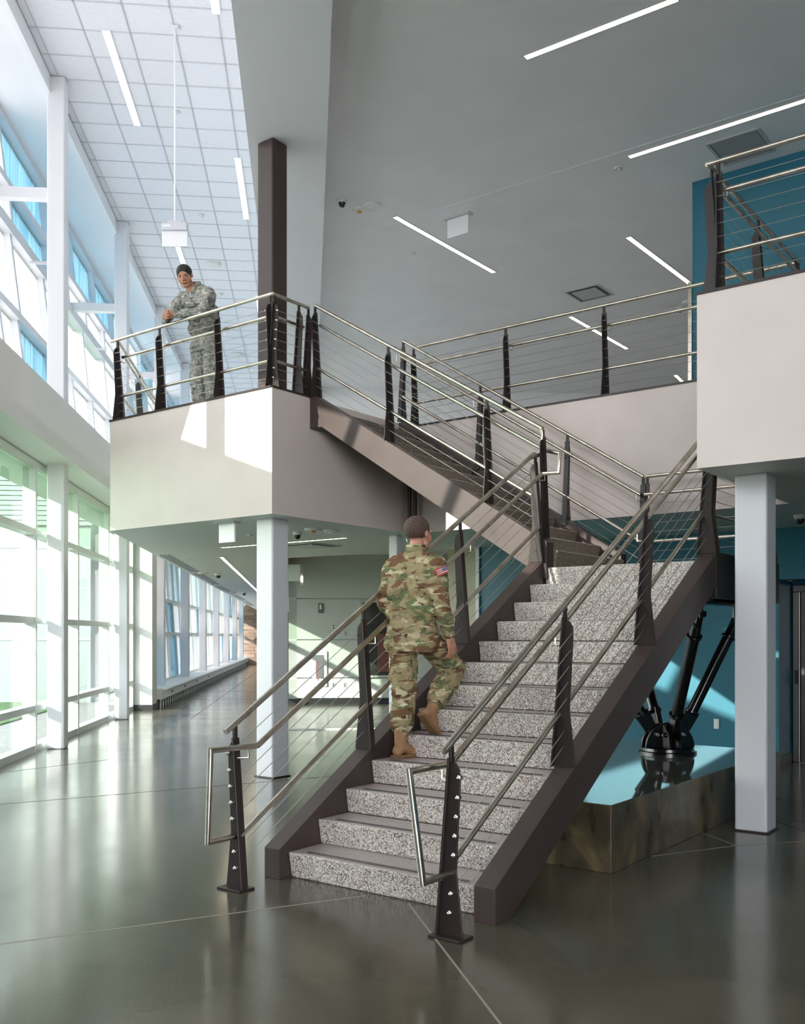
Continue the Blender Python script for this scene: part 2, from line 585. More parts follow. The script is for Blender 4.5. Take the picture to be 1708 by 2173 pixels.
# ---- window walls
LEAN = .5
def pane_quad(bm, k, c0, c1, z0, z1, lean=0.0, th=.012):
    """leaning pane: c moves by -lean per metre of height"""
    d0, d1 = -lean * 0, -lean * (z1 - z0)
    pts = [(k, c0 + d0, z0), (k, c1 + d0, z0), (k, c1 + d1, z1), (k, c0 + d1, z1)]
    bm.faces.new([bm.verts.new(KF @ Vector(p)) for p in pts])
    return bm
def mullion(bm, k0, k1, c, z0, z1, wd, lean=0.0):
    d = -lean * (z1 - z0)
    pts = [(k0, c - wd / 2, z0), (k0, c + wd / 2, z0), (k0, c + wd / 2 + d, z1), (k0, c - wd / 2 + d, z1)]
    return poly(bm, pts, (k1 - k0, 0, 0), KF)
# ground-floor curtain wall
w1 = sroot('window_1', K(-3.9, 16, 0))
rails_z = [0.0, .62, 1.87, 3.12, 4.08]
mul = [2.2, 4.8, 7.2, 9.6, 12.25, 14.2, 16.75, 19.25, 21.9]
for z_ in rails_z:
    mk('transom', bx(NB(), (-3.99, 1, z_ - .045 if z_ else 0), (-3.83, 22.3, z_ + .045 if z_ else .1), KF), M['frame'], w1)
for c_ in mul:
    mk('mullion', bx(NB(), (-4.0, c_ - .045, 0), (-3.82, c_ + .045, 4.08), KF), M['frame'], w1)
for i in range(len(mul) - 1):
    for j in range(4):
        mk('pane', pane_quad(NB(), -3.91, mul[i] + .045, mul[i + 1] - .045, rails_z[j] + .045, rails_z[j + 1] - .045), M['glass3' if j == 3 else 'glass'], w1)
# upper window wall with leaning mullions
w2 = sroot('window_2', K(-4.7, 20, 4.94))
zr = [4.94, 5.85, 6.77, 8.02, 8.65, 9.56]
for z_, th in ((4.96, .03), (6.77, .06), (8.02, .09), (8.65, .05), (9.56, .05)):
    mk('transom', bx(NB(), (-4.82, -2, z_ - th), (-4.58, 57, z_ + th), KF), M['frameblue'], w2)
rows = [(4.94, 6.77), (6.77, 8.02), (8.02, 8.65), (8.65, 9.56)]
bounds = {
    0: [-2, 4.2, 6.2, 8.0, 10.1, 12, 14, 16.0, 17.0, 19.0, 20.6, 22.4, 24.2, 26, 28, 30, 33, 36, 40, 45, 50, 57],
    1: [-2, 4, 7, 10, 12, 14.2, 16.3, 18.2, 19.3, 21.2, 23.3, 25.3, 27, 29, 31, 34, 38, 42, 47, 52, 57],
    2: [-2, 4, 7, 10, 12, 14.3, 15.9, 18.2, 19.6, 21.1, 23.0, 25, 27, 29, 31, 34, 38, 42, 47, 52, 57],
    3: [-2, 4, 7, 10, 12, 14, 15.5, 18.1, 20.0, 22.0, 24.0, 26, 28, 30, 33, 36, 40, 45, 50, 57]}
colr = {
    0: 'w g g g w w w w b w w w b w p b w p b w w'.split(),
    1: 'w w w w w w w w g g w b g w p b w w b w'.split(),
    2: 'w w w w w w b p w w w w b w b w w w b w'.split(),
    3: 'w w w w w w b b b b b p b w b w b w p'.split()}
PM = {'w': 'panewhite', 'b': 'paneblue', 'g': 'glass', 'p': 'panepale'}
for ri, (z0, z1) in enumerate(rows):
    bs = bounds[ri]
    for i, c_ in enumerate(bs):
        if 0 < i < len(bs) - 1:
            mk('mullion', mullion(NB(), -4.8, -4.62, c_, z0, z1, .11, LEAN), M['frameblue'], w2)
    for i in range(len(bs) - 1):
        mk('pane', pane_quad(NB(), -4.73, bs[i], bs[i + 1], z0, z1, LEAN), M[PM[colr[ri][i]]], w2)
# corridor window wall
w3 = sroot('window_3', K(-3.9, 40, 0))
for z_ in (.42, 1.70, 2.62, 4.1):
    mk('transom', bx(NB(), (-4.0, 22.4, z_ - .05), (-3.86, 56, z_ + .05), KF), M['frame'], w3)
rnd = random.Random(3)
for ri, (z0, z1) in enumerate(((.42, 1.70), (1.70, 2.62), (2.62, 4.1))):
    c_ = 22.6
    lst = [c_]
    while c_ < 55:
        c_ += rnd.choice((.75, 1.1, 1.6))
        lst.append(c_)
    for i, c_ in enumerate(lst[:-1]):
        mk('mullion', mullion(NB(), -3.98, -3.88, c_, z0, z1, .05, .45), M['frame'], w3)
        q = rnd.random()
        key = 'paneblue' if (q < .22) else ('panepale' if q < .34 else 'panewhite')
        if ri == 0 and i in (1, 2): key = 'paneblue' if i == 1 else 'panepale'
        mk('pane', pane_quad(NB(), -3.94, c_, lst[i + 1], z0, z1, .45), M[key], w3)
struct('wall_left_sill', bx(NB(), (-4.0, 22.7, 0), (-3.505, 57, .43), KF), M['white'])
# short wall between the curtain wall and the corridor
struct('wall_left_pier', bx(NB(), (-4.0, 21.95, .12), (-3.42, 22.62, ZB + 1.2), KF), M['wallgrey'])
struct('baseboard_left', bx(NB(), (-4.0, 21.93, 0), (-3.405, 22.63, .12), KF), M['black'])
# corridor end wall of brownish block
bw = sroot('wall_corridor_end', K(-2, 56, 0))
mk('wall_backing', bx(NB(), (-4.8, 56.3, 0), (5, 56.6, 9.8), KF), mat('mortar', (.2, .17, .14), .9), bw)
bme = None
bmats = [mat('block_brown', (.20, .14, .10), .8), mat('block_tan', (.26, .19, .14), .8)]
blk = []
for q in range(2):
    b_ = NB(); bx(b_, (-.39, -.03, 0), (.39, .03, .19)); me_ = finish(b_, 'block'); me_.materials.append(bmats[q]); blk.append(me_)
for i in range(16):
    for j in range(5):
        o = bpy.data.objects.new('block', blk[rnd.random() < .4])
        COL.objects.link(o); o.parent = bw
        o.location = K(-3.4 + j * .8 + (.4 if i % 2 else 0), 56.28, i * .2) - WL[bw.name]
        o.rotation_euler = (0, 0, math.atan2(KN.y, KN.x))
# right wall of the corridor, alcove wall and the glass screen before it
struct('wall_corridor_right', bx(NB(), (-.45, 23.7, 0), (-.25, 57, ZB + 1), KF), M['wallgrey'])
aw = sroot('wall_alcove', K(2, 23.7, 0))
zz = [.12, .62, 1.55, 2.55, 4.3]
for i in range(4):
    mk('wall_panel', bx(NB(), (-.45, 23.7, zz[i] + .012), (14, 23.9, zz[i + 1] - .012), KF), M['wallgrey'], aw, bevel=.004)
mk('wall_backing', bx(NB(), (-.45, 23.76, 0), (14, 23.95, 4.3), KF), M['tbar'], aw)
struct('baseboard_alcove', bx(NB(), (-.47, 23.66, 0), (14, 23.8, .12), KF), M['black'])
sc_ = sroot('window_4', K(1, 17.1, 0))
gq = NB(); gq.faces.new([gq.verts.new(K(*q)) for q in ((-.42, 17.125, .02), (2.35, 17.125, .02), (2.35, 17.125, ZB), (-.42, 17.125, ZB))])
mk('pane', gq, M['glass2'], sc_)
mk('floor_channel', bx(NB(), (-.42, 17.1, 0), (2.35, 17.15, .02), KF), M['frame'], sc_)
mk('edge_channel', bx(NB(), (-.45, 17.1, 0), (-.41, 17.15, ZB), KF), M['frame'], sc_)
# teal wall at the back of the stair hall, ground floor and upper floor
struct('wall_rear_teal', bx(NB(), (-.4, 4.3, 0), (4.0, 4.55, ZB)), M['teal'])
struct('wall_rear_lintel', bx(NB(), (4.0, 4.3, 2.36), (9, 4.55, ZB)), M['teal'])
struct('wall_rear_right', bx(NB(), (6.0, 4.3, 0), (9, 4.55, 2.36)), M['teal'])
struct('wall_recess_left', bx(NB(), (4.0, 4.3, 0), (4.07, 4.9, 2.36)), M['teal'])
struct('wall_recess_back', bx(NB(), (4.07, 4.9, 0), (6.2, 5.1, 2.5)), M['teal'])
struct('baseboard_rear', bx(NB(), (4.068, 4.29, 0), (4.085, 4.88, .12)), M['black'])
struct('trim_7', bx(NB(), (-.46, 4.26, 0), (-.4, 4.6, ZB)), M['white'])
struct('wall_rear_beige', bx(NB(), (-3.0, 7.2, 0), (1.5, 7.4, 3.6)), M['beige'])
struct('wall_upper_teal', bx(NB(), (2.95, 4.3, ZF), (5.75, 4.55, ZC)), M['teal'])
struct('wall_upper_lintel', bx(NB(), (5.75, 4.3, ZF + 2.2), (7.6, 4.55, ZC)), M['teal'])
struct('wall_upper_right', bx(NB(), (7.6, 4.3, ZF), (14, 4.55, ZC)), M['teal'])
struct('trim_8', bx(NB(), (2.90, 4.27, ZF), (2.95, 4.6, ZF + 1.95)), M['steel'])
struct('wall_upper_far', poly(NB(), [K(-.6, 23.7, ZF), K(14, 23.7, ZF), K(14, 23.9, ZF), K(-.6, 23.9, ZF)], (0, 0, ZC - ZF + 1.5)), M['plaster'])
# enclosure outside the frame: right side, back with a tall opening behind added sun-blocking slabs
struct('wall_right', bx(NB(), (12.5, -9, 0), (12.8, 24, 8.2)), M['teal'])
struct('wall_atrium_end', bx(NB(), (-4.9, 57, 4.9), (.3, 57.3, 9.9), KF), M['white'])
struct('wall_back_left', bx(NB(), (-5, -6.3, 0), (-3.4, -6, 10), KF), M['bulk'])
struct('sun_block_roof', bx(NB(), (-8, -14, 9.6), (16, -6, 9.9), KF), M['white'])  # unseen slab added over the back opening to stop direct sun
struct('sun_block_wall', bx(NB(), (-5.2, -14, 0), (-4.9, -6.3, 9.6), KF), M['white'])  # unseen upright slab added against sun slanting in from the left
# neighbouring wing seen through the ground-floor glass; unseen block added to shade it
nb = root('neighbour_wing', K(-10, 29, 0), 'white sided building wing outside the tall ground floor windows', 'building')
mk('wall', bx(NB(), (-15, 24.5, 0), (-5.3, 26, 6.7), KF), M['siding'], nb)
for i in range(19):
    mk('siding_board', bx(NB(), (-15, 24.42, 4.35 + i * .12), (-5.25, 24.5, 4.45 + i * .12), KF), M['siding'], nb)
for z_ in (1.55, 3.8):
    mk('panel_joint', bx(NB(), (-15, 24.48, z_ - .012), (-5.3, 24.498, z_ + .012), KF), M['tbar'], nb)
nb2 = root('sun_block_mass', K(-9, 0, 0), 'plain white block left of the frame, added to keep low sun off the near glass', 'building')
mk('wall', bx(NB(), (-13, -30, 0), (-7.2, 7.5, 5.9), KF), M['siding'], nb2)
mk('roof', bx(NB(), (-13.1, -30.1, 5.9), (-7.1, 7.6, 6.0), KF), M['tbar'], nb2)
# ---- columns
def column(name, lo, hi, m, label, group=None, Mx=None, plate=True):
    Mx = Mx or I4
    c = Mx @ Vector(((lo[0] + hi[0]) / 2, (lo[1] + hi[1]) / 2, lo[2]))
    r_ = root(name, c, label, 'column', group)
    mk('shaft', bx(NB(), lo, hi, Mx), m, r_, bevel=.022, seg=4, smooth=False)
    if plate:
        e_ = .015
        mk('base_plate', bx(NB(), (lo[0] - e_, lo[1] - e_, lo[2]), (hi[0] + e_, hi[1] + e_, lo[2] + .012), Mx), M['bronze'], r_)
    return r_
column('column', (-.54, -.34, 0), (-.27, -.07, ZB), M['column'], 'white square column under the front corner of the left balcony')
column('column', (4.96, -.10, 0), (5.23, .17, ZB), M['column'], 'white square column at right, under the right balcony')
column('column', (-.40, 2.0, 0), (-.26, 2.14, ZB), M['column'], 'white column behind the climbing soldier, under the upper floor')
column('column', (-.52, -.34, ZF), (-.27, -.09, ZBM), M['bronze2'], 'dark bronze square column rising from the left balcony to the beam')
ordn = ['nearest tall white column of the window wall, on the left edge of the balcony view', 'second tall white column of the window wall', 'third tall white column of the window wall, standing by the pier']
for i in range(-2, 9):
    c_ = 14.55 + 4.97 * i
    nm = {0: 'tall white column of the window wall, nearest in view, with a strut to the glass', 1: 'second tall white column of the window wall, just left of the balcony', 2: 'first white column standing behind the corridor heater'}.get(i)
    zt = ZG if i < 6 else ZG
    if i < 0:
        nm = 'tall white column of the window wall beside the camera'
    cr_ = column('column', (-3.77, c_, 0), (-3.52, c_ + .25, zt), M['column'], nm or 'slender white column in the receding corridor row', 'corridor window columns' if i > 2 else ('columns left of the frame' if i < 0 else None), KF, plate=False)
    sb = NB()
    bx(sb, (-4.62, c_ + .05, 8.03), (-3.77, c_ + .2, 8.19), KF)
    mk('strut', sb, M['column'], cr_, bevel=.01)

# ================================================================ STAIR
LR0, LR1 = 2.927, 4.774          # outer faces of the lower flight
V0 = -3.64                        # front of the lower stringers
SL = .597                         # slope of the lower flight
R1, T1 = .178, .299
R2, T2 = (ZF - LZ) / 12, .285
SU = R2 / T2
st = root('staircase', (3.85, -1.5, 0), 'dark bronze steel staircase with speckled terrazzo steps, two flights and a landing', 'staircase')
SW = .145
def lstr(r0, v_end):
    zt = lambda s: .205 + SL * s
    s1 = v_end - V0
    pts = [(r0, V0, 0), (r0, V0, .205), (r0, v_end, zt(s1)), (r0, v_end, zt(s1) - .307), (r0, V0 + .171, 0)]
    return poly(NB(), pts, (SW, 0, 0))
mk('stringer', lstr(LR0, .0), M['bronze2'], st, bevel=.004)
mk('stringer', lstr(LR1 - SW, .0), M['bronze2'], st, bevel=.004)
def zu(r):   # top line of the upper stringers
    return min(ZF + .01, LZ + R2 + .05 + SU * (3.15 - r))
UL = 3.11
rk = 3.15 - (ZF + .01 - LZ - R2 - .05) / SU
def ustr(v0):
    pts = [(0, v0, ZF + .01), (rk, v0, ZF + .01), (UL, v0, zu(UL)), (UL, v0, LZ + .0), (UL - .02, v0, LZ - .06), (rk + .10, v0, ZF + .01 - .37), (0, v0, ZF + .01 - .37)]
    pts[4] = (UL - .02, v0, zu(UL) - .36)
    pts[3] = (UL, v0, zu(UL) - .35)
    return poly(NB(), pts, (0, SW, 0))
mk('stringer', ustr(0.0), M['bronze2'], st, bevel=.004)
mk('stringer', ustr(1.85 - SW), M['bronze2'], st, bevel=.004)
def step_l(n, z, v, r0, r1):
    pts = [(r0, v, z), (r0, v + T1 + .05, z), (r0, v + T1 + .05, z - .05), (r0, v + .07, z - R1), (r0, v + .032, z - R1)]
    return poly(NB(), pts, (r1 - r0, 0, 0))
for n in range(1, 14):
    z, v = n * R1, V0 + .08 + (n - 1) * T1
    o = mk('step', step_l(n, z, v, LR0 + SW, LR1 - SW), [M['terrazzo'], M['tread']], st, bevel=.012, seg=3)
    for p in o.data.polygons:
        if p.normal.z > .9: p.material_index = 1
    sb = NB()
    for q in range(3):
        bx(sb, (LR0 + SW + .12, v + .05 + q * .017, z), (LR1 - SW - .12, v + .056 + q * .017, z + .0015))
    mk('nosing_strip', sb, M['black'], o)
# landing
lv = V0 + .08 + 12 * T1
lp = mk('landing', bx(NB(), (LR0, lv + T1, LZ - .06), (LR1 - .02, 1.83, LZ)), [M['tread'], M['terrazzo']], st, bevel=.01)
zb = LZ + .064
mk('landing_beam', bx(NB(), (LR1 - .07, -.0, zb - .40), (LR1, 1.85, zb)), M['bronze'], st, bevel=.004)
mk('landing_beam', bx(NB(), (LR0, 1.78, zb - .40), (LR1 - .07, 1.85, zb)), M['bronze'], st, bevel=.004)
mk('landing_beam', bx(NB(), (LR0, 0.06, zb - .42), (LR1 - .07, .12, zb - .14)), M['bronze'], st)
mk('landing_beam', bx(NB(), (LR0, .07, zb - .40), (LR0 + .07, 1.78, zb - .08)), M['bronze'], st)
mk('soffit_plate', bx(NB(), (LR0 + .07, .07, LZ - .12), (LR1 - .07, 1.78, LZ - .07)), M['bronze'], st)
# upper flight
def step_u(k, r, z):
    v0, v1 = SW, 1.85 - SW
    pts = [(r, v0, z), (r - T2 - .05, v0, z), (r - T2 - .05, v0, z - .05), (r - .07, v0, z - R2), (r - .032, v0, z - R2)]
    return poly(NB(), pts, (0, v1 - v0, 0))
for k in range(1, 12):
    r, z = 3.15 - (k - 1) * T2, LZ + k * R2
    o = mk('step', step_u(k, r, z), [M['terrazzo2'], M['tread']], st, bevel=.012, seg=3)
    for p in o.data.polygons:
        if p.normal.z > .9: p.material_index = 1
# undersides
mk('soffit_plate', poly(NB(), [(LR0 + SW, V0 + .5, .0 + .205 + SL * .5 - .29), (LR0 + SW, 0, .205 + SL * 3.64 - .29), (LR0 + SW, 0, .205 + SL * 3.64 - .27), (LR0 + SW, V0 + .5, .205 + SL * .5 - .27)], (LR1 - LR0 - 2 * SW, 0, 0)), M['bronze'], st)
mk('soffit_plate', poly(NB(), [(0.1, SW, ZF - .36), (rk + .1, SW, ZF - .34), (UL - .05, SW, zu(UL - .05) - .28), (UL - .05, SW, zu(UL - .05) - .26), (rk + .1, SW, ZF - .32), (0.1, SW, ZF - .32)], (0, 1.85 - 2 * SW, 0)), M['bronze'], st)
# ================================================================ RAILINGS
CAB = (.137, .243, .455, .56, .665, .77, .88)
def make_post(parent, base, along, out, z_extra=0.0, bolts=False, lean=1.0, plate=False):
    """tapered web across the run, tilted flange on the inner edge, stub to the top pipe"""
    base = Vector(base)
    A, O, Z = Vector(along).normalized(), Vector(out).normalized(), Vector((0, 0, 1))
    Mx = Matrix(((O.x, A.x, 0, base.x), (O.y, A.y, 0, base.y), (O.z, A.z, 1, base.z), (0, 0, 0, 1)))
    web = [(-.08, -.006, 0), (.08, -.006, 0), (.036, -.006, .37), (.062, -.006, .86), (.058, -.006, .92), (.035, -.006, .955), (.0, -.006, .965)]
    fl_ = [(-.092, -.03, 0), (-.078, -.03, 0), (.006, -.03, .985), (-.008, -.03, .985)]
    bm = NB()
    poly(bm, web, (0, .012, 0), Mx)
    poly(bm, fl_, (0, .06, 0), Mx)
    bx(bm, (-.008, -.016, .96), (.010, .016, 1.06), Mx)
    if plate:
        bx(bm, (-.11, -.07, 0), (.10, .07, .014), Mx)
    p = mk('post', bm, M['bronze'], parent, bevel=.0025, seg=1)
    if bolts:
        for h in CAB:
            xo = -.055 + .085 * h + .035
            for sy in (-1, 1):
                b_ = NB()
                lathe(b_, [(.0135, 0), (.0135, .006), (.008, .010), (.008, .018), (.004, .022)], M=Mx @ Matrix.Translation((xo, sy * .006, h)) @ Matrix.Rotation(R(-90 * sy), 4, 'X'), seg=10)
                mk('bolt', b_, M['bolt'], p)
                if sy == -1 and not plate: break
    return Mx
def railing(name, label, pts, posts, out, group=None, bolts=(), plates=(), hand=True, ends=None, handend=None, top_ext=(0, 0), hand_in=.075, bracket=True, lowpipe=True, newel=None):
    """pts: the two base points; posts: fractions; out: outward horizontal vector"""
    a, b = Vector(pts[0]), Vector(pts[1])
    O = Vector(out).normalized()
    along = Vector((b.x - a.x, b.y - a.y, 0))
    L = along.length
    A = along / L
    d = (b - a)
    r_ = root(name, (a + b) / 2, label, 'railing', group)
    Zv = Vector((0, 0, 1))
    P = lambda t, h, o=0.0: a + d * t + Zv * h + O * o
    t0, t1 = posts[0], posts[-1]
    for i, t in enumerate(posts):
        q = P(t, 0)
        if i in plates:
            q = Vector((q.x, q.y, 0.0))
        make_post(r_, q, A, O, bolts=i in bolts, plate=i in plates)
    e0, e1 = top_ext
    mk('top_rail', tube(NB(), [P(t0 - e0 / L, 1.07, .005), P(t1 + e1 / L, 1.07, .005)], .0205, 16), M['steel'], r_, smooth=True)
    if lowpipe:
        mk('lower_rail', tube(NB(), [P(t0, .345, -.045), P(t1, .345, -.045)], .0185, 14), M['steel'], r_, smooth=True)
    if hand:
        hp = handend or [P(t0, .86, -hand_in), P(t1, .86, -hand_in)]
        mk('handrail', tube(NB(), hp, .0195, 14), M['steel'], r_, smooth=True)
        if bracket:
            for t in posts:
                bb = P(t, .80, -.03)
                tip = P(t + .05 / L, .85, -hand_in)
                if handend and t == t0:
                    bb = P(t, .85, -.02)
                    tip = P(t + .05 / L, 0, 0); tip = handend[2].lerp(handend[3], .8) - Vector((0, 0, .012))
                    mk('rail_bracket', tube(NB(), [bb, Vector((tip.x, tip.y, bb.z)), tip], .006, 8), M['steel'], r_, smooth=True)
                    continue
                mk('rail_bracket', tube(NB(), [bb, bb - O * (hand_in - .03) + A * .05, tip], .006, 8), M['steel'], r_, smooth=True)
    for h in CAB:
        o_ = -.055 + .085 * h + .035
        mk('cable', tube(NB(), [P(t0, h, o_), P(t1, h, o_)], .0028, 6), M['cable'], r_, smooth=True)
    return r_, P
# lower flight
def lp_(r, s): return (r, V0 + s, .205 + SL * s)
S0, S1 = -.337, 3.62
fr = [(S0 - S0) / (S1 - S0), (.98 - S0) / (S1 - S0), (2.30 - S0) / (S1 - S0), 1.0]
rl = LR0 + .0725
LL = S1 - S0
def loop(P, L, oo_top, oo_bot, t_end, hand_out, jog=None):
    zt = P(0, 0).z + .0
    n = P(-.25 / L, 0)
    f = P(.13 / L, 0)
    O_ = P(0, 0, 1) - P(0, 0)
    hz = .928
    bot = P(0, .345, oo_bot)
    pts = [bot, Vector((n.x, n.y, bot.z)) + O_ * oo_bot, Vector((n.x, n.y, hz)) + O_ * oo_top, Vector((f.x, f.y, hz)) + O_ * hand_out]
    pts.append(P(t_end, .86, hand_out))
    return pts
aL, bL = lp_(rl, S0), lp_(rl, S1)
def Pf(a, b, O):
    a, b, O = Vector(a), Vector(b), Vector(O)
    return lambda t, h, o=0.0: a + (b - a) * t + Vector((0, 0, h)) + O * o
PL = Pf(aL, bL, (-1, 0, 0))
hl = loop(PL, LL, -.045, -.02, 1.0, -.075)
railing('stair_railing', 'steel cable railing on the left side of the lower stair flight', (aL, bL), fr, (-1, 0, 0), bolts=(0,), plates=(0,), handend=hl, top_ext=(.08, -.02))
rr = LR1 - .0725
aR, bR = lp_(rr, S0), lp_(rr, S1)
PR = Pf(aR, bR, (1, 0, 0))
hr = loop(PR, LL, -.10, -.01, 1.0, -.095)
rR, PRr = railing('stair_railing', 'steel cable railing on the right side of the lower stair flight, nearest the camera', (aR, bR), fr, (1, 0, 0), bolts=(0,), plates=(0,), handend=hr, top_ext=(.08, 0), hand_in=.095)
# landing right side and back
railing('landing_railing', 'short cable railing on the right edge of the stair landing', ((rr, .02, zb), (rr, 1.78, zb)), [0.03, 1.0], (1, 0, 0))
railing('landing_railing', 'cable railing along the back edge of the stair landing', ((3.34, 1.79, zb - .04), (rr, 1.79, zb - .04)), [0.03, 1.0], (0, 1, 0), top_ext=(0, 0))
# upper flight, near and far side
U0, U1 = 3.03, .02
def up_(r, v): return (r, v, LZ + R2 + .05 + SU * (3.15 - r))
n_, f_ = .0725, 1.85 - .0725
zTopU = ZF + .02
def upper(label, v, out, fr_, rb=U0):
    a, b = Vector((rb, v, LZ + R2 + .05 + SU * (3.15 - U0))), Vector((U1, v, zTopU))
    if rb > U0: a.z = LZ + .02
    return railing('stair_railing', label, (a, b), fr_, out)
upper('steel cable railing on the near side of the upper stair flight', n_, (0, -1, 0), [0.0, .215, .64, 1.0])
upper('steel cable railing on the far side of the upper stair flight', f_, (0, 1, 0), [0.0, .28, .64, 1.0], 3.34)
# jogs that join the lower left rails to the upper near rails
# balcony railings
vb = -.55
railing('balcony_railing', 'cable railing along the front edge of the left balcony where the soldier leans', ((-2.87, vb, ZF), (-.06, vb, ZF)), [0.0, .30, .68, .985], (0, -1, 0), bolts=(0, 3), top_ext=(.13, .05))
q0, q1 = Vector((-2.87, vb, ZF)), K(-2.6, 21, ZF)
qq = q0 + KC * 6.0
railing('balcony_railing', 'cable railing receding along the window side of the left balcony', (q0, qq), [0.01, .28, .56, .84, 1.0], -KN, bolts=(0,))
railing('balcony_railing', 'short cable railing on the right edge of the left balcony beside the bronze column', ((-.06, -.54, ZF), (-.06, .04, ZF)), [0.03, .72, 1.0], (1, 0, 0), bolts=(0,), top_ext=(.035, 0))
railing('balcony_railing', 'long cable railing along the rear edge of the stair opening', ((-.02, 2.06, ZF), (4.9, 2.06, ZF)), [0.0, .29, .56, .83, 1.0], (0, -1, 0))
railing('balcony_railing', 'cable railing along the front edge of the right balcony', ((4.9, vb, ZF), (11.5, vb, ZF)), [0.012, .2, .4, .6, .8, 1], (0, -1, 0), top_ext=(.085, 0))
railing('balcony_railing', 'cable railing on the left side of the right balcony going back to the teal wall', ((4.9, vb, ZF), (4.9, 2.06, ZF)), [0.03, .5, .97], (-1, 0, 0), top_ext=(.09, .08))
# ---- plinth and strut tree
pl = mk('plinth', bx(NB(), (3.1, -2.134, 0), (4.785, 1.863, .475)), [M['plinth'], M['plinthtop']], None, bevel=.006)
for p in pl.data.polygons:
    if p.normal.z > .9: p.material_index = 1
tag(pl, 'mottled brown polished concrete plinth under the stair landing', 'plinth')
C0 = Vector((3.92, 1.02, .475))
tr = root('strut_tree', C0, 'glossy black steel support of four pipe struts rising from a domed foot on the plinth', 'support')
b_ = NB()
lathe(b_, [(.285, 0), (.285, .02), (.275, .028), (.262, .028), (.258, .055), (.24, .062), (.0001, .062)], C0, 48)
mk('foot_plate', b_, M['castiron'], tr, smooth=True)
b_ = NB()
lathe(b_, [(.10, .06), (.10, .2), (.08, .27), (.06, .30), (.0001, .31)], C0, 32)
mk('hub', b_, M['castiron'], tr, smooth=True)
tops = [Vector((4.48, .38, zb - .40)), Vector((4.48, 1.49, zb - .40)), Vector((3.30, .38, zb - .40)), Vector((3.30, 1.49, zb - .40))]
for tp in tops:
    h = Vector((tp.x - C0.x, tp.y - C0.y, 0)).normalized()
    s_ = Vector((-h.y, h.x, 0))
    # quarter-round fin pair
    fin = []
    for q in range(13):
        a_ = math.pi / 2 * q / 12
        fin.append(C0 + h * (.05 + .205 * math.cos(a_)) + Vector((0, 0, .06 + .235 * math.sin(a_))))
    fin = [C0 + h * .02 + Vector((0, 0, .06))] + fin + [C0 + h * .02 + Vector((0, 0, .295))]
    b_ = NB()
    for sg in (-1, 1):
        off = s_ * (sg * .055 - .014)
        poly(b_, [p + off for p in fin], s_ * .028)
    mk('fin', b_, M['castiron'], tr, bevel=.004)
    pin = C0 + h * .14 + Vector((0, 0, .19))
    top = tp - Vector((0, 0, .13))
    d = (top - pin).normalized()
    mk('pin', tube(NB(), [pin - s_ * .085, pin + s_ * .085], .026, 16), M['castiron'], tr, smooth=True)
    for sg in (-1, 1):
        mk('pin_nut', tube(NB(), [pin + s_ * sg * .085, pin + s_ * sg * .10], .017, 6), M['bolt'], tr)
    b_ = NB()
    e1_ = d.cross(s_).normalized()
    def tang(bm, p, dd, l0, l1, w0, w1):
        pts = [p + dd * l0 - e1_ * w0, p + dd * l1 - e1_ * w1, p + dd * l1 + e1_ * w1, p + dd * l0 + e1_ * w0]
        poly(bm, [x - s_ * .028 for x in pts], s_ * .056)
    tang(b_, pin, d, -.05, .26, .05, .075)
    mk('clevis', b_, M['castiron'], tr, bevel=.006)
    Ls = (top - pin).length
    A0, A1 = pin + d * .24, pin + d * (Ls - .24)
    arm = mk('pipe_strut', tube(NB(), [A0, A1], .056, 28), M['castiron'], tr, smooth=True)
    for p, q in ((A0, 1), (A1, -1)):
        mk('collar', tube(NB(), [p - d * .012, p + d * .016], .074, 28), M['castiron'], arm, smooth=True, bevel=.004)
    b_ = NB()
    tube(b_, [A1, A1 + d * .14], [.056, .045], 20)
    tang(b_, A1 + d * .1, d, 0, .16, .045, .045)
    mk('clevis', b_, M['castiron'], tr)
    b_ = NB()
    bx(b_, (-.06, -.02, -.17), (.06, .02, .0), Matrix.Translation(tp) @ Matrix.Rotation(math.atan2(h.y, h.x), 4, 'Z'))
    mk('lug', b_, M['castiron'], tr, bevel=.006)
    mk('pin', tube(NB(), [top - s_ * .06, top + s_ * .06], .028, 16), M['castiron'], tr, smooth=True)
# beam plate that ties the strut heads
mk('tie_beam', bx(NB(), (4.42, .15, zb - .44), (4.54, 1.70, zb - .385)), M['castiron'], tr)
mk('tie_beam', bx(NB(), (3.24, .15, zb - .44), (3.36, 1.70, zb - .385)), M['castiron'], tr)
for tp in tops:
    mk('hanger', bx(NB(), (tp.x - .05, tp.y - .05, zb - .40), (tp.x + .05, tp.y + .05, LZ - .12)), M['castiron'], tr)
# ================================================================ JOGS AT THE INNER CORNER
jr = root('rail_connector', (3.0, 0, 3.5), 'short steel pipe jogs joining the lower and upper flight handrails at the inner corner', 'rail connector')
pt = PL(1.0, 1.07, .005)
ptu = Vector((U0 + .10, n_ - .0775 * 0 - .005, 0)); ptu.z = up_(U0 + .10, 0)[2] + 1.07
mk('top_jog', tube(NB(), [pt - Vector((0, .10, .06)), pt + Vector((0, .10, .0)), Vector((pt.x + .03, pt.y + .10, ptu.z - .0)), Vector((U0 - .02, n_ - .005, up_(U0 - .02, 0)[2] + 1.07))], .0205, 14), M['steel'], jr, smooth=True)
ph = PL(1.0, .86, -.075)
zu2 = up_(U0, 0)[2] + .86
mk('hand_jog', tube(NB(), [ph, ph + Vector((.16, .03, .0)), Vector((ph.x + .16, ph.y + .06, zu2 - .06)), Vector((U0 - .02, n_ + .075, zu2 + .01))], .0195, 14), M['steel'], jr, smooth=True)
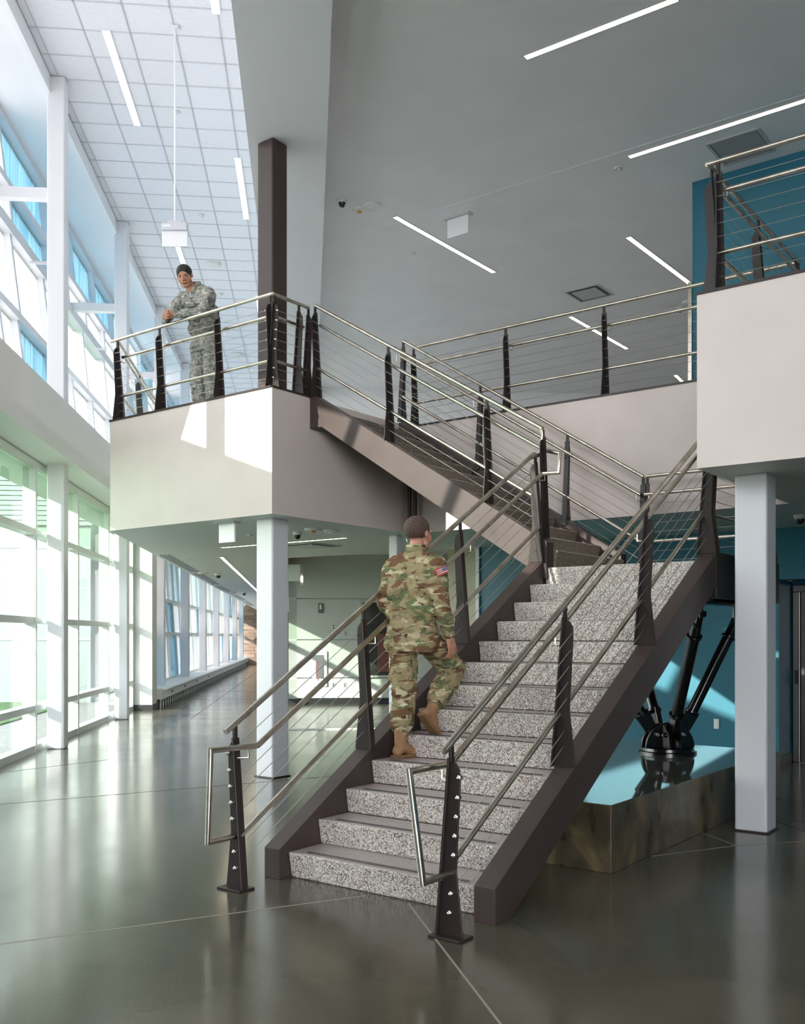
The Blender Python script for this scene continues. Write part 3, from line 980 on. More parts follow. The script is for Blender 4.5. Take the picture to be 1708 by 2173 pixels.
# ================================================================ CEILING LUMINAIRES
def lin_light(p0, p1, z, label, wd=.075, lampm='lamp', grp=None, trim=.012):
    p0, p1 = Vector(p0), Vector(p1)
    c = (p0 + p1) / 2
    d = (p1 - p0); L = d.length; d.normalize()
    Mx = Matrix.Translation(Vector((c.x, c.y, z))) @ Matrix.Rotation(math.atan2(d.y, d.x), 4, 'Z')
    r_ = root('linear_light', (c.x, c.y, z), label, 'ceiling light', grp)
    h = L / 2; q = wd / 2
    b_ = NB()
    for y0, y1 in ((-q - trim, -q), (q, q + trim)):
        bx(b_, (-h - trim, y0, -.006), (h + trim, y1, .01), Mx)
    bx(b_, (-h - trim, -q, -.006), (-h, q, .01), Mx)
    bx(b_, (h, -q, -.006), (h + trim, q, .01), Mx)
    mk('trim_frame', b_, M['housing'] if lampm == 'lamp' else M['white'], r_)
    mk('diffuser', bx(NB(), (-h, -q, -.003), (h, q, .008), Mx), M[lampm], r_)
    return r_
for (a, b, lb) in (((838, 460), (1048, 578), 'warm linear light recessed in the grey ceiling, left of the blank exit sign'),
                   ((1333, 503), (1475, 610), 'warm linear light in the grey ceiling, ending behind the rear railing by the teal wall'),
                   ((1210, 672), (1330, 740), 'warm linear light seen through the cables of the rear railing'),
                   ((1433, 796), (1450, 812), 'far end of a linear light just above the rear railing base'),
                   ((1115, 122), (1437, -3), 'long warm linear light at the top edge of the grey ceiling'),
                   ((1335, 333), (1760, 196), 'long warm linear light crossing the right edge of the grey ceiling')):
    lin_light(at(*a, ZC), at(*b, ZC), ZC, lb)
for (k_, c_), lb in zip(LAMPS, ('slim white light in the tiled ceiling, above left of the pendant sign rod', 'slim white light in the tiled ceiling, over the leaning soldier\'s head', 'slim white light at the top edge of the tiled ceiling beside the beam', 'slim white light in the tiled ceiling, left of the bronze column', 'distant slim white light in the tiled ceiling behind the leaning soldier', 'distant slim white light in the tiled ceiling beside the beam')):
    lin_light(K(k_, c_), K(k_, c_ + 2.44), ZG - .002, lb, .10, 'lampw')
lin_light(at(470, 1162, ZB), at(735, 1141, ZB), ZB, 'warm linear light crossing the soffit behind the lower white column', .06)
lin_light(at(470, 1182, ZB), at(566, 1273, ZB), ZB, 'linear light running down the corridor soffit', .06)
# ---- small ceiling devices
def disc(name, p, z, label, r0=.06, h=.03, m='plastic', cat='ceiling device', amber=False, dome=False, group=None):
    t = root(name, (p.x, p.y, z), label, cat, group)
    b_ = NB()
    lathe(b_, [(.0001, 0), (r0, 0), (r0, -h * .4), (r0 * .86, -h), (.0001, -h)], (p.x, p.y, z), 28)
    mk('base', b_, M[m], t, smooth=True)
    if amber:
        b_ = NB(); lathe(b_, [(.0001, -h), (r0 * .35, -h), (r0 * .3, -h - .02), (.0001, -h - .024)], (p.x, p.y, z), 20)
        mk('lens', b_, M['amber'], t, smooth=True)
    elif dome:
        b_ = NB(); lathe(b_, [(.0001, -h), (r0 * .72, -h), (r0 * .66, -h - .03), (r0 * .4, -h - .055), (.0001, -h - .06)], (p.x, p.y, z), 24)
        mk('dome', b_, M['dark'], t, smooth=True)
    else:
        b_ = NB(); lathe(b_, [(.0001, -h), (r0 * .4, -h), (r0 * .34, -h - .012), (.0001, -h - .012)], (p.x, p.y, z), 20)
        mk('sensor', b_, M['plastic'], t, smooth=True)
    return t
disc('dome_camera', at(726, 425, ZC), ZC, 'small dark domed camera on the grey ceiling near the beam', .07, .04, dome=True, cat='camera')
disc('strobe_alarm', at(762, 443, ZC), ZC, 'round white alarm with an amber lens on the grey ceiling', .10, .035, amber=True, cat='alarm')
disc('smoke_detector', at(790, 435, ZC), ZC, 'large white smoke detector beside the amber alarm on the grey ceiling', .13, .04, cat='smoke detector')
disc('sprinkler_cover', at(1313, 356, ZC), ZC, 'round grey sprinkler cover near the end of the long right light', .06, .02, m='tbar', cat='sprinkler')
disc('sprinkler_cover', at(876, 536, ZC), ZC, 'small sprinkler cover below the left linear light', .05, .02, m='tbar', cat='sprinkler')
disc('sprinkler_cover', at(1377, 679, ZC), ZC, 'small sprinkler cover seen behind the rear railing', .05, .02, m='tbar', cat='sprinkler')
disc('dome_camera', at(1443, 652, ZC), ZC, 'domed camera seen behind the rear railing near the teal wall', .07, .04, dome=True, cat='camera')
disc('smoke_detector', at(1462, 640, ZC), ZC, 'white smoke detector above the right end of the rear railing', .12, .035, cat='smoke detector')
disc('dome_camera', at(1697, 1093, ZB), ZB, 'white domed camera under the right balcony', .07, .045, dome=True, cat='camera')
disc('dome_camera', at(631, 1129, ZB), ZB, 'domed camera under the left balcony, right of the white column', .06, .04, dome=True, cat='camera')
disc('strobe_alarm', at(664, 1122, ZB), ZB, 'round alarm with amber lens under the left balcony', .11, .03, amber=True, cat='alarm')
disc('smoke_detector', at(703, 1125, ZB), ZB, 'smoke detector under the left balcony, right of the amber alarm', .10, .03, cat='smoke detector')
disc('sprinkler_cover', at(530, 1135, ZB), ZB, 'white sprinkler cover beside the exit sign under the balcony', .05, .012, cat='sprinkler')
disc('sprinkler_cover', at(400, 1187, ZB), ZB, 'white sprinkler cover beside the corridor grille', .05, .012, cat='sprinkler')
disc('smoke_detector', at(430, 1215, ZB), ZB, 'smoke detector with amber lens in the corridor soffit', .12, .03, amber=True, cat='smoke detector')
disc('dome_camera', at(463, 1217, ZB), ZB, 'domed camera in the corridor soffit', .08, .045, dome=True, cat='camera')
disc('smoke_detector', at(495, 1255, ZB), ZB, 'distant smoke detector in the corridor soffit', .12, .04, cat='smoke detector')
disc('dome_camera', at(518, 1256, ZB), ZB, 'distant domed camera in the corridor soffit', .08, .05, dome=True, cat='camera')
disc('smoke_detector', at(453, 560, ZG), ZG, 'smoke detector on the tiled ceiling right of the soldier', .16, .06, cat='smoke detector')
disc('sprinkler_cover', at(427, 457, ZG), ZG, 'white sprinkler cover on the tiled ceiling right of the pendant sign', .06, .02, cat='sprinkler')
disc('sprinkler_cover', at(374, 238, ZG), ZG, 'tiny sprinkler cover on the tiled ceiling beside the sign rod', .05, .02, cat='sprinkler')
disc('sprinkler_cover', at(468, 624, ZG), ZG, 'tiny sprinkler cover low on the tiled ceiling above the balcony railing', .06, .02, cat='sprinkler')
disc('smoke_detector', at(503, 752, ZG), ZG, 'distant smoke detector seen between the railing cables', .2, .08, cat='smoke detector')
# ---- exit signs (blank backs)
def exit_sign(p, zc, label, wd, ht, drop, ang, rod=None):
    t = root('exit_sign', (p.x, p.y, zc), label, 'exit sign')
    Mx = Matrix.Translation((p.x, p.y, zc)) @ Matrix.Rotation(ang, 4, 'Z')
    if rod:
        mk('rod', tube(NB(), [Mx @ Vector((0, 0, 0)), Mx @ Vector((0, 0, -rod))], .012, 10), M['white'], t, smooth=True)
        mk('canopy', bx(NB(), (-.05, -.05, -.02), (.05, .05, 0), Mx), M['white'], t)
        mk('housing', bx(NB(), (-wd / 2, -.05, -rod - .10), (wd / 2, .05, -rod), Mx), M['tbar'], t, bevel=.008)
        mk('rod_cap', bx(NB(), (-.09, -.035, -rod), (.09, .035, -rod + .03), Mx), M['tbar'], t, bevel=.005)
        mk('rating_label', bx(NB(), (-wd / 2 + .02, -.0515, -rod - .06), (-wd / 2 + .12, -.05, -rod - .03), Mx), M['white'], t)
        z1 = -rod - .10
    else:
        mk('canopy', bx(NB(), (-wd / 2 - .04, -.06, -.02), (wd / 2 + .04, .06, 0), Mx), M['housing'], t, bevel=.004)
        z1 = -drop
    mk('panel', bx(NB(), (-wd / 2, -.012, z1 - ht), (wd / 2, .012, z1), Mx), M['signwhite'], t, bevel=.003)
    return t
M['signwhite'] = mat('sign_panel', (.86, .85, .87), .25)
exit_sign(at(972, 459, ZC), ZC, 'blank white back of an exit sign hung from the grey ceiling', .36, .26, .02, 0)
exit_sign(at(482, 1108, ZB), ZB, 'blank white exit sign under the left balcony, left of the white column', .27, .225, .02, 0)
pp = at(371, 57, ZG)
exit_sign(pp, ZG, 'blank white exit sign hanging on a long thin rod from the tiled ceiling', .34, .21, 0, math.atan2(KN.y, KN.x) * .0 + YAW, rod=(475 - 57) / FPX * 12.99)
# ---- air grilles in the grey ceiling
def grille(p, z, sr, sv, label, kind):
    t = root('air_grille', (p.x, p.y, z), label, 'air vent')
    Mx = Matrix.Translation((p.x, p.y, z))
    a, b = sr / 2, sv / 2
    bm = NB()
    w_ = .035
    for lo, hi in (((-a, -b, -.012), (a, -b + w_, .0)), ((-a, b - w_, -.012), (a, b, .0)), ((-a, -b + w_, -.012), (-a + w_, b - w_, 0)), ((a - w_, -b + w_, -.012), (a, b - w_, 0))):
        bx(bm, lo, hi, Mx)
    mk('frame', bm, M['housing'], t)
    mk('cavity', bx(NB(), (-a + w_, -b + w_, -.004), (a - w_, b - w_, .0), Mx), M['ventdark'], t)
    if kind == 'plaque':
        mk('plaque', bx(NB(), (-a + .10, -b + .10, -.022), (a - .10, b - .10, -.012), Mx), M['housing'], t, bevel=.004)
    elif kind == 'flat':
        mk('return_panel', bx(NB(), (-a + w_ + .012, -b + w_ + .012, -.009), (a - w_ - .012, b - w_ - .012, -.004), Mx), M['ventgrey'], t)
    else:
        bm = NB()
        n = 26
        for i in range(n):
            y = -b + w_ + (sv - 2 * w_) * (i + .5) / n
            bx(bm, (-a + w_, y - .004, -.010), (a - w_, y + .004, -.003), Mx)
        mk('blades', bm, M['housing'], t)
M['ventgrey'] = mat('vent_panel', (.36, .36, .37), .6)
M['ventdark'] = mat('vent_cavity', (.12, .12, .125), .7)
grille(at(1250, 622, ZC), ZC, .66, .66, 'square supply diffuser with a centre plaque in the grey ceiling', 'plaque')
a_, b_2 = at(1495, 303, ZC), at(1613, 273, ZC)
c_2 = at(1648, 322, ZC)
grille((a_ + c_2) / 2, ZC, (b_2 - a_).length, (c_2 - b_2).length, 'large flat return grille in the grey ceiling above the right balcony', 'flat')
grille(at(660, 1157, ZB), ZB, .66, .66, 'supply diffuser behind the linear light under the left balcony', 'plaque')
# linear slot diffusers along the corridor edge
M['slot'] = mat('slot_dark', (.03, .03, .03), .6)
for i, (a, b) in enumerate((((332, 1176), (402, 1213)), ((405, 1215), (450, 1240)), ((453, 1243), (487, 1260)), ((489, 1262), (512, 1274)), ((514, 1276), (530, 1285)))):
    p, q = at(*a, ZB), at(*b, ZB)
    d = (q - p).normalized()
    n = Vector((-d.y, d.x, 0))
    lab = ['nearest', 'second', 'third', 'fourth', 'farthest'][i]
    t = root('slot_diffuser', ((p + q) / 2), lab + ' slot air diffuser along the left edge of the corridor soffit', 'air vent')
    mk('frame', poly(NB(), [p, q, q - n * .22, p - n * .22], (0, 0, -.008)), M['white'], t)
    for s_i in range(3):
        o_ = .035 + s_i * .065
        bm = poly(NB(), [p - n * o_ + d * .04, q - n * o_ - d * .04, q - n * (o_ + .03) - d * .04, p - n * (o_ + .03) + d * .04], (0, 0, -.010))
        mk('slot', bm, M['slot'], t)
# ================================================================ CORRIDOR HEATER
ht = root('convector_heater', K(-3.5, 38, 0), 'long low white convector cover along the corridor windows', 'heater')
prof = [(-3.503, .19), (-3.30, .19), (-3.30, .36), (-3.26, .37), (-3.25, .395), (-3.27, .42), (-3.32, .43), (-3.503, .43)]
bm = NB()
poly(bm, [(k_, 22.75, z_) for k_, z_ in prof], (0, 32.6, 0), KF)
mk('cover', bm, M['white'], ht, bevel=.006)
mk('end_cap', poly(NB(), [(k_, 22.66, z_) for k_, z_ in prof], (0, .09, 0), KF), M['wallgrey'], ht)
lg = NB(); bx(lg, (-.012, -.02, 0), (.012, .02, .19)); lgm = finish(lg, 'leg'); lgm.materials.append(M['white'])
for i in range(80):
    o = bpy.data.objects.new('leg', lgm); COL.objects.link(o); o.parent = ht
    o.location = K(-3.36, 22.8 + i * .4, 0) - WL[ht.name]
    o.rotation_euler = (0, 0, math.atan2(KN.y, KN.x))
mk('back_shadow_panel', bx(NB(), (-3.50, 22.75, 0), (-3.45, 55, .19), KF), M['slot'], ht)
for c_ in (24.2, 26.7, 29.6, 33):
    mk('control_knob', bx(NB(), (-3.30, c_, .26), (-3.288, c_ + .1, .32), KF), M['slot'], ht)
# ================================================================ ALCOVE WALL DEVICES
def atk(px, py, c):
    t = (px - 854) / FPX
    # KC component of ray = c
    y = c / (t * -.0976 + .9952)
    return camw(t * y, y, HC + (HOR - py) / FPX * y)
KR = Matrix.Rotation(math.atan2(KN.y, KN.x), 4, 'Z')
M['housing2'] = mat('dark_grey_plastic', (.12, .12, .12), .4)
def wbox(name, x0, y0, x1, y1, c, dep, m, parent=None, **kw):
    p, q = atk(x0, y1, c), atk(x1, y0, c)
    L = (Vector((q.x, q.y, 0)) - Vector((p.x, p.y, 0))).length
    Mx = Matrix.Translation(p) @ KR
    return mk(name, bx(NB(), (0, -dep, 0), (L, 0, q.z - p.z), Mx), m, parent, **kw)
CW = 23.7
s = wbox('wall_strobe', 675, 1280, 685, 1301, CW, .05, M['housing2'], bevel=.01)
tag(s, 'grey wall strobe high on the alcove wall', 'alarm')
s2 = wbox('strobe_lens', 678, 1283, 682, 1293, CW, .065, M['white'], s)
for (x0, y0, x1, y1, mm, lb) in ((703, 1324, 711, 1336, 'plastic', 'upper white wall plate on the alcove wall'), (729, 1339, 735, 1350, 'tbar', 'grey wall plate beside the upper white plate'), (703, 1448, 711, 1459, 'plastic', 'lower white wall outlet on the alcove wall'), (727, 1448, 734, 1459, 'tbar', 'grey wall outlet beside the lower white outlet')):
    s = wbox('wall_plate', x0, y0, x1, y1, CW, .012, M[mm])
    tag(s, lb, 'wall plate')
    wbox('socket', x0 + 3, y0 + 2, x1 - 2, y0 + 5, CW, .016, M['slot'], s)
    wbox('socket', x0 + 3, y1 - 5, x1 - 2, y1 - 2, CW, .016, M['slot'], s)
fx = root('extinguisher_cabinet', atk(680, 1455, CW), 'white fire extinguisher cabinet with red lettering on the alcove wall', 'cabinet')
wbox('cabinet_body', 664, 1382, 694, 1457, CW, .03, M['white'], fx, bevel=.004)
wbox('door_glass', 670, 1390, 687, 1440, CW, .036, M['panelsteel'], fx)
wbox('door_handle', 668, 1412, 670, 1420, CW, .05, M['bolt'], fx)
fc = bpy.data.curves.new('lettering', 'FONT')
fc.body = 'FIRE EXTINGUISHER'
fc.size = .055
fc.extrude = .001
fc.materials.append(mat('red_lettering', (.45, .02, .02), .5))
ft = bpy.data.objects.new('lettering_curve', fc)
COL.objects.link(ft)
lm = bpy.data.meshes.new_from_object(ft.evaluated_get(bpy.context.evaluated_depsgraph_get()))
bpy.data.objects.remove(ft)
fo = bpy.data.objects.new('lettering', lm)
COL.objects.link(fo)
fo.parent = fx
lp0 = atk(676, 1446, CW) - KC * .040
fo.location = lp0 - WL[fx.name]
fo.rotation_euler = (Matrix.Rotation(math.atan2(KN.y, KN.x), 4, 'Z') @ Matrix.Rotation(R(90), 4, 'X') @ Matrix.Rotation(R(90), 4, 'Z')).to_euler()
dc = root('display_case', atk(808, 1435, CW), 'dark framed display case on the alcove wall behind the left railing', 'display case')
wbox('case_frame', 764, 1272, 862, 1438, CW, .06, M['housing'], dc, bevel=.01)
wbox('case_glass', 769, 1279, 860, 1433, CW, .064, M['dark'], dc)
wbox('inner_panel', 800, 1345, 835, 1425, CW, .068, mat('case_red_panel', (.16, .05, .035), .4), dc)
wbox('inner_frame', 782, 1320, 799, 1420, CW, .067, M['slot'], dc)
# boxed bulkhead with its small lamp beside the glass screen
s = root('bulkhead_box', K(-.3, 19.0, 2.6), 'white drywall bulkhead box at the top left of the glass screen', 'bulkhead')
mk('box', bx(NB(), (-.42, 18.9, 2.72), (-.14, 19.2, ZB + .02), KF), M['white'], s)
mk('lamp_body', bx(NB(), (-.13, 18.95, 2.62), (-.08, 19.05, ZB + .02), KF), M['housing'], s)
mk('lamp', bx(NB(), (-.125, 18.93, 2.70), (-.085, 18.95, 2.80), KF), M['lamp'], s)
# ================================================================ TEAL WALL, ELEVATORS
def vbox(name, x0, y0, x1, y1, v, dep, m, parent=None, **kw):
    p, q = atv(x0, y1, v), atv(x1, y0, v)
    return mk(name, bx(NB(), (p.x, v - dep, p.z), (q.x, v, q.z)), m, parent, **kw)
s = vbox('wall_outlet', 1515, 1526, 1526, 1546, 4.3, .012, M['plastic'])
tag(s, 'white outlet low on the teal wall right of the strut foot', 'outlet')
vbox('socket', 1518, 1530, 1523, 1535, 4.3, .016, M['signwhite'], s)
vbox('socket', 1518, 1538, 1523, 1543, 4.3, .016, M['signwhite'], s)
s = vbox('notice_sheet', 1620, 1306, 1641.5, 1345, 4.3, .006, M['signwhite'])
tag(s, 'upper white notice on the teal wall, half hidden by the right column', 'notice')
s = vbox('notice_sheet', 1620, 1368, 1642, 1446, 4.3, .006, M['signwhite'])
tag(s, 'lower white notice on the teal wall, half hidden by the right column', 'notice')
def elevator(x0, x1, z0, v, label):
    t = root('elevator', ((x0 + x1) / 2, v, z0), label, 'elevator')
    h = 2.22
    w_ = (x1 - x0)
    mk('door_frame', bx(bx(bx(NB(), (x0, v - .06, z0), (x0 + .09, v, z0 + h)), (x1 - .09, v - .06, z0), (x1, v, z0 + h)), (x0, v - .06, z0 + h), (x1, v, z0 + h + .09)), M['panelsteel'], t, bevel=.006)
    m_ = (x0 + x1) / 2
    mk('door_leaf', bx(NB(), (x0 + .10, v - .03, z0 + .01), (m_ - .003, v - .005, z0 + h)), M['panelsteel'], t)
    mk('door_leaf', bx(NB(), (m_ + .003, v - .03, z0 + .01), (x1 - .10, v - .005, z0 + h)), M['panelsteel'], t)
    mk('sill', bx(NB(), (x0 + .09, v - .12, z0), (x1 - .09, v - .03, z0 + .008)), M['bolt'], t)
    cp = mk('call_plate', bx(NB(), (x0 + .025, v - .068, z0 + 1.02), (x0 + .07, v - .06, z0 + 1.2)), M['slot'], t)
    return t
elevator(4.09, 5.65, 0.0, 4.9, 'brushed steel elevator doors at the far right under the balcony')
elevator(5.9, 7.45, ZF, 4.9, 'brushed steel elevator doors on the upper floor behind the right railing')
struct('wall_upper_recess', bx(NB(), (5.6, 4.91, ZF), (7.8, 5.1, ZF + 2.6)), M['teal'])
# conduits under the upper floor
s = root('conduit', (.12, 1.9, ZB), 'pair of bronze conduits running down beside the deck edge behind the soldier\'s head', 'conduit')
for q in (0, .09):
    mk('pipe', tube(NB(), [(.06 + q, 1.86, ZF - .02), (.06 + q, 1.86, ZB - .04)], .028, 14), M['bronze2'], s, smooth=True)
mk('pull_ring', tube(NB(), [(.06 + .05 * math.cos(a / 8 * 2 * math.pi), 1.86, ZB - .09 + .05 * math.sin(a / 8 * 2 * math.pi)) for a in range(9)], .006, 6), M['bolt'], s, smooth=True)
# window restrictor arms on the upper frames
for px, py in ((213, 1108), (628, 1678)):
    X, Y = px / 3.104, 200 + py / 3.104
    k0 = -4.58
    y = -k0 * FPX / (652 - X)
    p = K(k0, (y - .0976 * k0) / .9952, HC + (HOR - Y) / FPX * y)
    s = mk('window_arm', bx(NB(), (-.02, -.02, -.02), (.26, .02, .02), Matrix.Translation(p) @ KR), M['tbar'], w2)
# ================================================================ PEOPLE
def camo(name, base, layers, rough=.85):
    m = mat(name, base, rough, 0, .2)
    t = m.node_tree
    b = t.nodes['Principled BSDF']
    tc = N(m, 'ShaderNodeTexCoord')
    prev = None
    for i, (col, sc, st_, th, sd_) in enumerate(layers):
        mp = N(m, 'ShaderNodeMapping')
        mp.inputs['Scale'].default_value = st_
        mp.inputs['Location'].default_value = (sd_, sd_ * 1.7, sd_ * .6)
        n = N(m, 'ShaderNodeTexNoise')
        n.inputs['Scale'].default_value = sc
        n.inputs['Detail'].default_value = 2.5
        n.inputs['Distortion'].default_value = .6
        g = N(m, 'ShaderNodeMapRange')
        g.inputs['From Min'].default_value = th
        g.inputs['From Max'].default_value = th + .03
        t.links.new(tc.outputs['Object'], mp.inputs[0])
        t.links.new(mp.outputs[0], n.inputs['Vector'])
        t.links.new(n.outputs['Fac'], g.inputs[0])
        mx = N(m, 'ShaderNodeMix')
        mx.data_type = 'RGBA'
        if prev is None:
            mx.inputs[6].default_value = (*base, 1)
        else:
            t.links.new(prev, mx.inputs[6])
        mx.inputs[7].default_value = (*col, 1)
        t.links.new(g.outputs[0], mx.inputs[0])
        prev = mx.outputs[2]
    t.links.new(prev, b.inputs['Base Color'])
    n = N(m, 'ShaderNodeTexNoise')
    n.inputs['Scale'].default_value = 14
    n.inputs['Detail'].default_value = 4
    n.inputs['Distortion'].default_value = 1.2
    bp = N(m, 'ShaderNodeBump')
    bp.inputs['Strength'].default_value = .8
    bp.inputs['Distance'].default_value = .02
    t.links.new(tc.outputs['Object'], n.inputs['Vector'])
    t.links.new(n.outputs['Fac'], bp.inputs['Height'])
    t.links.new(bp.outputs[0], b.inputs['Normal'])
    return m
M['multicam'] = camo('field_camouflage', (.31, .25, .135), [
    ((.13, .15, .07), 6.5, (1, 1, 2.0), .53, 3), ((.16, .085, .045), 6.0, (1, 1, 2.4), .53, 9), ((.50, .43, .28), 8, (1, 1, 2.8), .58, 17),
    ((.055, .035, .025), 11, (1, 1, 2.6), .655, 23), ((.62, .57, .44), 14, (1, 1, 3), .69, 31)])
M['acu'] = camo('grey_camouflage', (.33, .325, .29), [
    ((.19, .20, .175), 13, (1, 1, 1.6), .50, 5), ((.50, .48, .42), 15, (1, 1, 1.8), .57, 11), ((.10, .105, .095), 20, (1, 1, 1.8), .62, 19)])
M['skin1'] = mat('skin_warm', (.52, .25, .17), .55)
M['skin2'] = mat('skin_tan', (.42, .20, .12), .55)
M['hair1'] = noise_col(mat('short_brown_hair', (.08, .04, .03), .8), [(.05, .03, .025), (.12, .07, .055)], 80)
M['hair2'] = mat('short_black_hair', (.012, .010, .009), .7)
M['boot'] = noise_col(mat('tan_suede', (.32, .17, .08), .8), [(.27, .14, .065), (.38, .21, .11)], 12)
M['sole'] = mat('boot_sole', (.20, .11, .05), .8)
M['eye'] = mat('eye_dark', (.02, .015, .012), .2)
M['lip'] = mat('lip', (.30, .10, .08), .5)
M['patchgrey'] = mat('shoulder_patch', (.09, .10, .11), .8)
def blob(bm, p, r, sc=(1, 1, 1), rot=None):
    Mx = Matrix.Translation(Vector(p)) @ (rot.to_matrix().to_4x4() if rot is not None else I4) @ Matrix.Diagonal((r * sc[0], r * sc[1], r * sc[2], 1))
    bmesh.ops.create_icosphere(bm, subdivisions=3, radius=1, matrix=Mx)
def cap(bm, p0, p1, r0, r1, fl=1.0, axis=None):
    """tapered capsule as the hull of two spheres; fl squashes along axis"""
    t = bmesh.new()
    S_ = I4
    for p, r in ((p0, r0), (p1, r1)):
        if fl != 1.0:
            a = Vector(axis).normalized()
            q = a.to_track_quat('X', 'Z').to_matrix().to_4x4()
            S_ = q @ Matrix.Diagonal((fl, 1, 1, 1)) @ q.inverted()
        bmesh.ops.create_icosphere(t, subdivisions=2, radius=r, matrix=Matrix.Translation(Vector(p)) @ S_)
    h = bmesh.ops.convex_hull(t, input=t.verts)
    bmesh.ops.delete(t, geom=list({v for v in h['geom_interior'] if isinstance(v, bmesh.types.BMVert)}), context='VERTS')
    me = bpy.data.meshes.new('t'); t.to_mesh(me); t.free()
    bm.from_mesh(me); bpy.data.meshes.remove(me)
_tx = {}
def clouds(sz):
    if sz not in _tx:
        t = bpy.data.textures.new('folds', 'CLOUDS'); t.noise_scale = sz; t.noise_depth = 1
        _tx[sz] = t
    return _tx[sz]
def fuse(name, bm, m, parent, vox=.01, sm=4, disp=0, dsz=.07, hem=None):
    me = bpy.data.meshes.new(name)
    bm.to_mesh(me); bm.free()
    o = bpy.data.objects.new(name, me)
    COL.objects.link(o)
    q = o.modifiers.new('r', 'REMESH'); q.mode = 'VOXEL'; q.voxel_size = vox; q.use_smooth_shade = True
    q = o.modifiers.new('s', 'SMOOTH'); q.iterations = sm; q.factor = .5
    if disp:
        q = o.modifiers.new('d', 'DISPLACE'); q.texture = clouds(dsz); q.strength = disp; q.mid_level = .5
        q = o.modifiers.new('d2', 'DISPLACE'); q.texture = clouds(dsz * .4); q.strength = disp * .45; q.mid_level = .5
    dg = bpy.context.evaluated_depsgraph_get()
    ev = o.evaluated_get(dg)
    me2 = bpy.data.meshes.new_from_object(ev)
    o.modifiers.clear()
    o.data = me2
    bpy.data.meshes.remove(me)
    me2.name = name
    if hem is not None:
        hb = bmesh.new(); hb.from_mesh(me2)
        bmesh.ops.bisect_plane(hb, geom=hb.verts[:] + hb.edges[:] + hb.faces[:], plane_co=(0, 0, hem), plane_no=(0, 0, -1), clear_outer=True)
        bmesh.ops.holes_fill(hb, edges=[e for e in hb.edges if e.is_boundary])
        hb.to_mesh(me2); hb.free()
    me2.materials.clear(); me2.materials.append(m)
    me2.shade_smooth()
    o.parent = parent
    return o
def hand(bm, w, d, n, side, curl=.5, sc=1.0, spread=.12):
    """w wrist, d direction of the hand, n palm normal (fingers curl towards n), side unit vector to the thumb"""
    w, d, n = Vector(w), Vector(d).normalized(), Vector(n).normalized()
    s_ = Vector(side).normalized()
    s_ = (s_ - d * s_.dot(d)).normalized()
    n = (n - d * n.dot(d) - s_ * n.dot(s_)).normalized()
    cap(bm, w, w + d * .03 * sc, .026 * sc, .028 * sc)
    for k in range(4):
        o_ = (1.5 - k) * .019 * sc
        a = w + d * .025 * sc + s_ * o_ * .7
        b = w + d * (.092 - .004 * abs(k - 1)) * sc + s_ * o_
        cap(bm, a, b, .016 * sc, .0125 * sc)
        ln = (.040, .045, .042, .033)[k] * sc
        p, ang = b, 0
        dd = d + s_ * spread * (1.5 - k) * .5
        for j in range(3):
            ang += curl * (.55 + .35 * j)
            q = p + (dd * math.cos(ang) + n * math.sin(ang)).normalized() * ln * (1, .72, .58)[j]
            cap(bm, p, q, .0098 * sc, .0086 * sc)
            p = q
    a = w + d * .02 * sc + s_ * .018 * sc
    b = w + d * .058 * sc + s_ * .046 * sc + n * .014 * sc
    c = b + (d * .8 + s_ * .25 + n * .35).normalized() * .034 * sc
    e = c + (d * .85 - s_ * .1 + n * .45).normalized() * .028 * sc
    cap(bm, a, b, .017 * sc, .0125 * sc); cap(bm, b, c, .0115 * sc, .0105 * sc); cap(bm, c, e, .0105 * sc, .009 * sc)
def head(bm, c, F, U, hs=1.0):
    """skull, jaw, nose, ears; F forward, U up"""
    F, U = Vector(F).normalized(), Vector(U).normalized()
    X = F.cross(U).normalized()
    U = X.cross(F).normalized()
    q = Matrix((X, F, U)).transposed().to_quaternion()
    P = lambda x, y, z: Vector(c) + (X * x + F * y + U * z) * hs
    blob(bm, P(0, -.012, .035), .1 * hs, (.77, .95, .86), q)
    blob(bm, P(0, .03, -.02), .1 * hs, (.68, .64, .80), q)
    cap(bm, P(-.038, .035, -.075), P(.038, .035, -.075), .028, .028)
    cap(bm, P(-.014, .070, -.088), P(.014, .070, -.088), .021, .021)
    cap(bm, P(0, .088, .012), P(0, .108, -.022), .009, .0135)
    cap(bm, P(-.012, .094, -.027), P(.012, .094, -.027), .009, .009)
    cap(bm, P(-.042, .076, .026), P(.042, .076, .026), .013, .013)
    blob(bm, P(-.040, .052, -.025), .034, (1, .8, 1.2), q); blob(bm, P(.040, .052, -.025), .034, (1, .8, 1.2), q)
    cap(bm, P(-.046, .018, -.060), P(-.02, .062, -.082), .026, .024); cap(bm, P(.046, .018, -.060), P(.02, .062, -.082), .026, .024)
    cap(bm, P(-.018, .090, -.057), P(.018, .090, -.057), .011, .011)
    for s_ in (-1, 1):
        blob(bm, P(s_ * .079, -.005, .0), .03, (.28, .62, 1.05), q)
    return P, q, X, F, U
def face(P, q, parent):
    for s_ in (-1, 1):
        b = NB(); blob(b, P(s_ * .031, .080, .006), .0115, (1.25, .7, .62), q); o = mkp('eye', b, M['eye'], parent)
        b = NB(); cap(b, P(s_ * .018, .090, .024), P(s_ * .045, .083, .027), .0032, .0028); mkp('eyebrow', b, M['hair2'], parent)
    b = NB(); cap(b, P(-.020, .0985, -.058), P(.020, .0985, -.058), .0045, .0045); mkp('lips', b, M['lip'], parent)
def mkp(name, bm, m, parent, smooth=True):
    me = finish(bm, name)
    o = bpy.data.objects.new(name, me)
    COL.objects.link(o)
    me.materials.append(m)
    if smooth: me.shade_smooth()
    o.parent = parent
    return o
